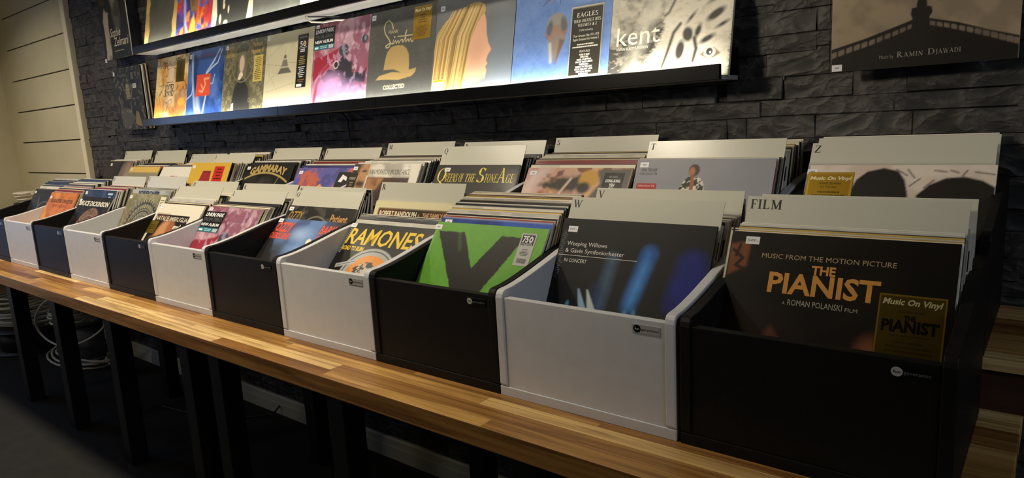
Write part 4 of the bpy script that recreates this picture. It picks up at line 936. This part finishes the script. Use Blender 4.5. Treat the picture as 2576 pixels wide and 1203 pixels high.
gp, gi = gold_sticker(.26, .34, extra=[Bars(.25, .48, .75, .75, 4, '54431a', 3), Bars(.1, .08, .9, .42, 9, '54431a', 4, .35)])
shelf('dark grey album with tan hat and gold sticker', 3, p, [Txt('FRANK', .305, .742, .145, .035, LN), Txt('COLLECTED', .274, .158, .335, .042, 'd2c49a', bold=.003)], edge='b9b5a4', thick=.007, tagpos=(.02, .915), tagsize=(.065, .055), stickers=[(.676, .635, .26, .337, gp, gi, M_FOIL, 'gold_sticker')])
p = marble(150, 60); p.spec(3, 77, '96404e', .45, .6, .6); p.rect(0, 0, .5, .5, 'a888b0', .3, .6); blots(p); sp, si = sticker_new_album()
shelf('pink marbled album with black sticker on the lower ledge', 4, p, dx=.002, edge='d8cfc8', thick=.006, tagpos=(.02, .955), tagsize=(.06, .04), stickers=[(-.008, .70, .39, .255, sp, si, M_PRINT, 'black_sticker')])
p = Paint(130, 'b9b296'); p.spec(3, 3, 'aea78c', .45, .65, .6)
p.poly([(.35, .56), (.51, .56), (.585, .49), (.285, .49)], '5c5952', .008).poly([(.39, .66), (.47, .66), (.505, .575), (.355, .575)], '6f6b62', .01).poly([(.415, .72), (.445, .72), (.463, .675), (.398, .675)], '57544d', .008)
for a_, b_ in (((.0, .36), (.40, .60)), ((.02, .70), (.38, .86)), ((.02, .64), (.40, .58)), ((.05, .28), (.65, .36)), ((.05, .22), (.5, .14)), ((.50, .62), (.68, .60)), ((.55, .8), (.68, .9)), ((.1, .5), (.3, .28))): p.line([a_, b_], .005, '8f8972', .005)
sp = Paint(24, '131313'); si = [Txt('PINK FLOYD', .14, .93, .72, .028, 'c8c8c8'), Txt('50', .22, .77, .58, .10, 'e0e0e0'), Poly([(.10, .745), (.90, .745), (.90, .752), (.10, .752)], 'e0e0e0'), Poly([(.62, .80), (.70, .80), (.70, .86), (.62, .86)], 'c86a2a', 1), Bars(.12, .66, .88, .73, 2, 'd8d8d8', 3, .6), Bars(.12, .42, .88, .60, 5, '9a8a4a', 4), Bars(.1, .18, .9, .40, 6, 'd8d8d8', 5), Bars(.12, .09, .9, .16, 2, '8a6a2a', 6), Poly([(.1, .015), (.62, .015), (.62, .065), (.1, .065)], 'd8d8d8')]
shelf('cream album with stacked grey wedges and narrow black sticker', 5, p, edge='cdc7b0', thick=.012, tagpos=(.02, .93), tagsize=(.05, .05), stickers=[(.685, .293, .207, .635, sp, si, M_PRINT, 'black_sticker')])
p = Paint(140, '55523f'); p.spec(18, 3, '7d7858', .54, .6, .7); p.rect(.28, .1, .62, .80, '4a4838', .2, .9)
p.poly([(.2, 0), (.28, .38), (.40, .50), (.52, .50), (.64, .36), (.72, 0)], '2c2c2a', .03).poly([(.34, .5), (.36, .8), (.44, .87), (.52, .84), (.57, .66), (.56, .46), (.50, .5)], '6a6152', .03).ell(.445, .70, .06, .11, 'b8a58c', .02).poly([(.36, .50), (.40, .58), (.46, .60), (.49, .55), (.42, .49)], 'd2c2a6', .015).poly([(.22, .02), (.24, .18), (.29, .19), (.30, .04)], 'd6cdb4', .012)
p.ring(.46, .72, .26, .014, '7a7458', .012); sp = Paint(20, 'b8a55a')
for i in range(50):
    x, y = rnd.random(), rnd.random()*.75
    if abs(x-.47) > .2: p.ring(x, y, .018+.02*rnd.random(), .008, '8f8760', .008, .8)
shelf('olive album with robed figure and yellow strip sticker', 6, p, [Txt('OZZY', .04, .86, .20, .085, 'a08a4a', bold=.003), Txt('OSBOURNE', .03, .81, .22, .045, 'a08a4a', bold=.002), Txt('Patient', .68, .895, .24, .06, 'a5884a', bold=.004), Txt('Number 9', .66, .81, .28, .06, 'a5884a', bold=.003)], edge='9a9478', tagpos=(.02, .92), tagsize=(.06, .055), stickers=[(.738, .44, .212, .337, sp, [Bars(.12, .05, .88, .95, 12, '4c4420', 3, .4)], M_PRINT, 'yellow_sticker')])
p = Paint(130, '2f4f8c'); p.spec(5, 3, '1e3468', .48, .64).spec(4, 8, '5878b8', .55, .7, .6); p.line([(.1, .95), (.14, .6), (.24, .2), (.36, 0)], .05, '8fa6c4', .04).line([(.52, .66), (.7, .8), (.86, .96)], .03, '9fb6d8', .02).line([(.48, .62), (.66, .72), (.82, .78), (.92, .95)], .02, 'b2c4dc', .02).line([(.76, .62), (.72, .5), (.66, .5)], .016, 'b2c4dc', .015).line([(.3, .3), (.4, 0)], .1, 'a9bccf', .08, .7).line([(.55, .35), (.46, 0)], .03, 'c4d0d8', .03, .8).line([(0, .32), (.14, .38), (.16, .5)], .02, 'a9bcd8', .02)
p.poly([(.255, .345), (.262, .65), (.652, .645), (.655, .34)], 'c8482c', .008).spec(1, 1, '000', 2, 3).line([(.36, .42), (.45, .40), (.52, .5), (.48, .58), (.6, .58)], .03, 'd8a078', .02).line([(.40, .5), (.46, .44)], .03, 'd89a70', .02)
shelf('blue album with small orange red square', 7, p, [Bars(.13, .895, .9, .915, 1, '8a3a4a', 4, .7)], edge='8fa0c0', tagpos=(.02, .90), tagsize=(.06, .06), clear=False)
p = Paint(130, 'c08a44'); p.spec(4, 3, 'd8bb86', .48, .62).spec(5, 7, '7a4a26', .56, .68, .8).rect(.36, .3, .6, 1, 'd8cfb4', .2, .7).spec(7, 12, 'e2d2a4', .6, .7, .5)
r2 = random.Random(5)
for i in range(26):
    x, y = r2.random(), r2.random(); pts = [(x, y)]
    for q in range(4): x += r2.uniform(-.12, .12); y += r2.uniform(-.12, .12); pts.append((x, y))
    p.line(pts, .007, '2c1e14', .004)
p.poly([(.66, .1), (.62, .4), (.8, .5), (1, .5), (1, .1)], '8a5a3a', .05, .6).ell(.84, .30, .1, .06, 'd89a3c', .03); sp = Paint(16, '6a5a22'); sp.rect(.04, .02, .96, .98, '7a6828').rect(.07, .03, .93, .97, '63531e')
shelf('cracked ochre album with gold sticker at the left end of the lower ledge', 8, p, [Txt('LYNYRD', .31, .495, .27, .085, '1e140c', bold=.003), Txt('SKYNYRD', .30, .40, .29, .085, '1e140c', bold=.003), Bars(.33, .60, .56, .62, 1, '1e140c', 2)], edge='b9a888', tagpos=(.02, .90), tagsize=(.06, .055), stickers=[(.63, .598, .26, .33, sp, [Bars(.15, .1, .85, .9, 10, '3f340e', 5, .35)], M_FOIL, 'gold_sticker')])

# upper ledge, left part
p = Paint(100, 'c2a264'); wq = (p.noise(10, 3)-.5)*.07; p.poly([(.10, -.02), (.16, .30), (.10, .9), (.14, 1.1), (.80, 1.1), (.84, .9), (.90, .55), (.86, .3), (.88, -.02)], '4c4b42', .008, warp=wq).spec(6, 5, '5c5b50', .5, .7, .4)
shelf('tan album with ragged dark figure at the left end of the upper ledge', 8, p, z=ZU, edge='c9ad74', tagpos=None, dx=.004)
p = Paint(110, '3c3a6a'); p.spec(4, 3, '6a4a9a', .5, .6).spec(4, 8, 'c0422c', .5, .62).spec(6, 11, '3a62b8', .58, .66).spec(6, 15, 'e08a3a', .62, .7).ell(.52, .62, .15, .24, '8a6a4a', .02).spec(18, 4, '2c2018', .62, .66, .4).poly([(.36, 0), (.44, .28), (.50, .36), (.56, .24), (.60, 0)], 'eec24a', .06).line([(.22, .6), (.26, .3), (.34, .1)], .05, '9fb6e8', .05).line([(.66, .8), (.62, .4), (.56, .1)], .05, 'd8602c', .04)
p.rect(.9, .2, 1, 1, 'c23a30', .08)
shelf('red and blue fiery album on the upper ledge', 7, p, z=ZU, edge='c8b8c0', tagpos=None)
p = Paint(110, '3a3a36'); p.poly([(0, 0), (0, 1), (.12, 1), (.16, .7), (.10, .5), (.14, .25), (.08, 0)], 'dcd3b4', .01).poly([(1, 0), (.84, 0), (.93, .5), (.95, 1), (1, 1)], 'e2dabc', .01)
for q in ((.26, .62, .04, .12, 20), (.32, .5, .03, .12, -20), (.40, .55, .03, .10, 10), (.30, .36, .03, .04, 0), (.42, .3, .02, .05, 0), (.36, .14, .05, .03, 0), (.22, .2, .03, .06, 0), (.50, .72, .015, .14, -35)): p.ell(*q[:4], 'd8cca8', .01, q[4])
p.ell(.74, .66, .12, .10, 'a87858', .04).ell(.88, .72, .05, .1, 'b88a68', .04).line([(.1, .7), (.2, .3)], .03, '2a2a28', .02)
shelf('black and cream album with a guitarist in shadow on the upper ledge', 6, p, z=ZU, edge='d8d0b8', tagpos=None)
p = Paint(60, '5b5c56'); p.spec(5, 3, '666760', .45, .65)
shelf('plain dark grey album on the upper ledge', 5, p, z=ZU, edge='b9b8a8', tagpos=None)
p = Paint(40, 'd8d0b4'); p.spec(3, 3, 'c8bfa2', .5, .7)
shelf('cream album, last one seen at the top of the upper ledge', 4, p, z=ZU, edge='d8d0b4', tagpos=None)

# ------------------------------------------------------------------ records hung on the stone
def hung(label, x, y, z, paint, items, depth, n, **kw):
    o = album(label, (x, y, z), (0, 0, 0), paint, items=items, **kw)
    if not depth: return o
    b = MB(); b.box(-A/2+.004, .0052, .004, A/2-.002, depth, A-.004); link('holder_box', b.mesh('holder_box', M_LEDGE), o)
    return o
p = Paint(190, 'a08f78'); p.spec(3, 3, '96856f', .42, .62, .7).rect(.55, .4, 1, 1, '8f8072', .5, .6); DK = '231f1d'
p.poly([(0, -.02), (0, .145), (.2, .195), (.4, .258), (.48, .285), (.54, .28), (.7, .235), (.85, .175), (1, .125), (1, -.02)], DK, .005)
Lq = [(-.01, .10), (.12, .137), (.24, .168), (.36, .206), (.47, .245)]; Rq = [(.55, .25), (.66, .218), (.78, .178), (.90, .132), (1.01, .09)]
def along(q, f): i = min(int(f*(len(q)-1)), len(q)-2); k = f*(len(q)-1)-i; return q[i][0]+(q[i+1][0]-q[i][0])*k, q[i][1]+(q[i+1][1]-q[i][1])*k
for q, n_, sl in ((Lq, 11, .32), (Rq, 12, -.36)):
    for i in range(n_):
        x, y = along(q, (i+.5)/n_); w_ = .013+.004*abs(i-(n_ if sl > 0 else 0))/n_; h_ = .012+.006*abs(i-(n_ if sl > 0 else 0))/n_
        p.poly([(x-w_, y-h_-w_*sl), (x-w_*1.15, y-w_*sl), (x-w_, y+h_-w_*sl), (x+w_, y+h_+w_*sl), (x+w_*1.15, y+w_*sl), (x+w_, y-h_+w_*sl)], '7d7062', .005)
p.poly([(.455, .2), (.46, .285), (.45, .31), (.455, .345), (.48, .35), (.48, .37), (.487, .40), (.507, .42), (.527, .40), (.535, .37), (.535, .35), (.56, .345), (.565, .31), (.55, .285), (.55, .2)], DK, .006)
p.spec(6, 9, '2c2724', .5, .65, .25)
o = album('sepia album with dark balustrade silhouette hung on the stone at upper right', (.2025, .652, Z+.562), (0, 0, 0), p, thick=.006, edge='cfc7b4', clear=True, tagpos=(.006, .004), tagsize=(.062, .042),
  items=[Txt('Music by', .285, .060, .08, .022, '8a847c'), Txt('R', .381, .060, .036, .036, '8f8982', serif=True), Txt('AMIN', .42, .061, .105, .028, '8f8982', serif=True), Txt('D', .548, .062, .038, .036, '8f8982', serif=True), Txt('JAWADI', .59, .063, .13, .028, '8f8982', serif=True)])
b = MB(); b.box(-.05, .006, .05, .05, .068, .25); link('wall_holder', b.mesh('wall_holder', M_LEDGE), o)
p = Paint(110, '2a2924'); p.poly([(.05, -.02), (.12, .3), (.10, .62), (.2, .8), (.33, .72), (.28, .45), (.3, .2), (.26, -.02)], 'b3a898', .03, warp=(p.noise(8, 3)-.5)*.06).ell(.62, .7, .14, .3, '57544c', .08).ell(.55, 1., .1, .2, '8a8478', .08).spec(5, 7, '1c1b18', .55, .65, .5)
hung('dark portrait album with white script hung at upper left', -3.355, .655, Z+.918, p, [Txt('Sophie', .30, .34, .38, .13, 'd8cfb8', shear=.35), Txt('Zelmani', .40, .19, .52, .13, 'd8cfb8', shear=.35), Bars(.4, .1, .75, .13, 1, 'a8a08c', 2)], .06, 1, edge='8a8578', tagpos=(-.03, -.03), tagsize=(.07, .06), stickers=[(.06, .86, .20, .22, Paint(8, '5a4f24'), [], M_FOIL, 'gold_sticker')])
p = Paint(120, '1c1b18'); p.rect(0, .0, 1, .42, '141311', .2, .8).spec(14, 4, '2e2c26', .56, .62, .5).rect(.42, .50, .56, .68, '8a8468', .02).ell(.49, .68, .07, .06, '8a8468', .02)
for x in (.44, .49, .54): p.line([(x, .46), (x, .72)], .006, '2c2a26', .004)
for y in (.52, .57, .62, .67): p.line([(.42, y), (.56, y)], .005, '2c2a26', .004)
p.poly([(.1, .25), (.2, .52), (.26, .36), (.5, .34), (.62, .2), (.5, .05), (.3, .02), (.16, .1)], '4c4a40', .02, warp=(p.noise(16, 5)-.5)*.1).spec(20, 6, '8a846c', .62, .66, .4).poly([(.62, .1), (.70, .30), (.78, .28), (.86, .06), (.76, .05)], '7a6c42', .02); sp = Paint(12, '141414')
hung('dark album with small arched window hung low at left', -3.355, .676, Z+.556, p, [Bars(.16, .86, .60, .91, 1, '4a483f', 7, .9)], .0, 0, edge='3a3832', gloss=False, tagpos=(.02, .90), tagsize=(.06, .06), stickers=[(.64, .74, .16, .20, sp, [Poly([(.2, .3), (.8, .3), (.8, .85), (.2, .85)], '55554f')], M_PRINT, 'black_sticker'), (.70, .66, .12, .07, Paint(8, 'cfcfca'), [Bars(.1, .2, .9, .8, 2, '2a2a2a', 2)], M_PRINT, 'barcode_sticker')])

for k in range(3):
    o = bpy.data.objects.new('record_sleeve', SLEEVES[k*3]); C.objects.link(o); o.location = (-3.351+.004*k, .686+.0085*k, Z+.558)
    tag(o, 'pale edged sleeve hung on the stone behind the album with the arched window', 'record', 'sleeves behind the hung album with the arched window')

# ------------------------------------------------------------------ cables and spools
b = MB(); b.tube([(-1.76, .708, ZL-.006), (-1.70, .708, ZL-.004), (-1.655, .708, ZL-.010), (-1.632, .708, ZL-.03), (-1.628, .708, ZL-.09), (-1.622, .708, ZL-.2), (-1.618, .708, Z+.20), (-1.615, .708, Z+.15)], .0035)
tag(b.build('ledge_cable', M_CABLEB), 'thin black cable hanging down the stone below the lower ledge', 'cable')
b = MB(); b.tube([(-1.70, .622, ZU+.001), (-1.70, .622, ZU-.012), (-1.69, .635, ZU-.022), (-1.655, .66, ZU-.026), (-1.61, .685, ZU-.022), (-1.585, .70, ZU-.024), (-1.575, .705, ZU-.045)], .0035); b.tube([(-1.70, .63, ZU-.004), (-1.65, .66, ZU-.008), (-1.60, .69, ZU-.012)], .002, mi=1)
tag(b.build('lamp_cable', [M_CABLE, M_CABLEB]), 'short white cable looping under the upper ledge', 'cable')
b = MB(); b.tube([(-2.30, .694, .045), (-2.31, .66, .012), (-2.40, .60, .004), (-2.55, .52, .004), (-2.72, .46, .004), (-2.9, .43, .004)], .004)
tag(b.build('floor_cable', M_CABLEB), 'thin dark cable lying on the carpet by the skirting', 'cable')

def coil(mb, cx, cy, z0, z1, r0, n, seed, r=.0065, mi=0, jit=.03):
    g = random.Random(seed); pts = []
    for i in range(n):
        ra = r0+g.uniform(-jit, jit); ox, oy = g.uniform(-jit, jit)*.6, g.uniform(-jit, jit)*.6; za = z0+(z1-z0)*(i+.5)/n; tl = g.uniform(-.02, .02)
        for k in range(20):
            a = 2*math.pi*k/20; pts.append((cx+ox*math.sin(a/2)**2+ra*math.cos(a), cy+oy*math.sin(a/2)**2+ra*math.sin(a), za+tl*math.sin(a)*.6+(z1-z0)/n*k/20))
    mb.tube(pts, r, 6, mi)
def spool(label, x, y, z, r, h, body, cable=None, seed=1, fl=1.25):
    o = empty('cable_spool', (x, y, z), label, 'cable spool', 'cable spools under and behind the bench')
    b = MB(); b.lathe([(r*.35, .012), (r, .012), (r, h-.012), (r*.35, h-.012)], 0, 0, 36); link('wound_core', b.mesh('wound_core', body), o)
    for zz in (0, h-.012):
        b = MB(); b.lathe([(r*.2, zz), (r*fl, zz), (r*fl, zz+.012), (r*.2, zz+.012), (r*.2, zz)], 0, 0, 40); link('flange', b.mesh('flange', M_SPOOLD if cable else M_SPOOL), o)
    return o
spool('dark spool standing on the floor beneath a heap of white cable', -4.72, .46, 0, .20, .15, M_SPOOLD, True)
b = MB(); coil(b, -4.72, .46, .158, .34, .21, 12, 4); tag(b.build('cable_coil', M_CABLE), 'heap of white cable on the dark floor spool', 'cable coil')
spool('blue grey wound spool between the second and third bench legs', -4.10, .53, 0, .105, .24, M_SPOOL)
b = MB(); coil(b, -4.10, .53, .247, .32, .15, 6, 9); tag(b.build('cable_coil', M_CABLE), 'white cable rings lying on the blue grey spool', 'cable coil')
spool('pale spool at the extreme left edge near the floor', -5.22, .34, 0, .09, .26, M_CABLE)
spool('upright dark spool at the left end of the bench top', -4.845, .60, Z, .08, .140, M_SPOOLD, True, fl=1.3)
b = MB(); coil(b, -4.845, .60, Z+.147, Z+.20, .085, 8, 14, jit=.016); tag(b.build('cable_coil', M_CABLE), 'stacked white cable rings on the bench end, left of the bins', 'cable coil')
b = MB(); g = random.Random(2); pts = []
for i in range(5):
    ra, rb = .30+g.uniform(-.05, .05), .13+g.uniform(-.03, .03)
    for k in range(24):
        a = 2*math.pi*k/24+.4; f = (i*24+k)/120; pts.append((-4.16+.12*f+ra*math.cos(a), .52+rb*math.sin(a), .010+.012*i*(1+.3*math.sin(a*2+i))))
b.tube(pts, .0065, 7)
arc_ = [(-3.634, .30, .497), (-3.961, .32, .418), (-4.211, .34, .309), (-4.334, .36, .225), (-4.345, .38, .155), (-4.248, .40, .11), (-4.085, .42, .107), (-3.877, .44, .16), (-3.707, .46, .227), (-3.619, .48, .283), (-3.569, .50, .357)]
cr = []; an = [Vector(q) for q in arc_]
for i in range(len(an)-1):
    p0, p1, p2, p3 = an[max(i-1, 0)], an[i], an[i+1], an[min(i+2, len(an)-1)]
    for k in range(6):
        f = k/6; cr.append(tuple(.5*((2*p1)+(p2-p0)*f+(2*p0-5*p1+4*p2-p3)*f*f+(3*p1-p0-3*p2+p3)*f**3)))
b.tube(cr+[arc_[-1]], .0065, 7)
tag(b.build('loose_cable', M_CABLE), 'loose loops of white cable on the carpet behind the left legs', 'cable')
print('plain sleeves', N_SLEEVE[0])
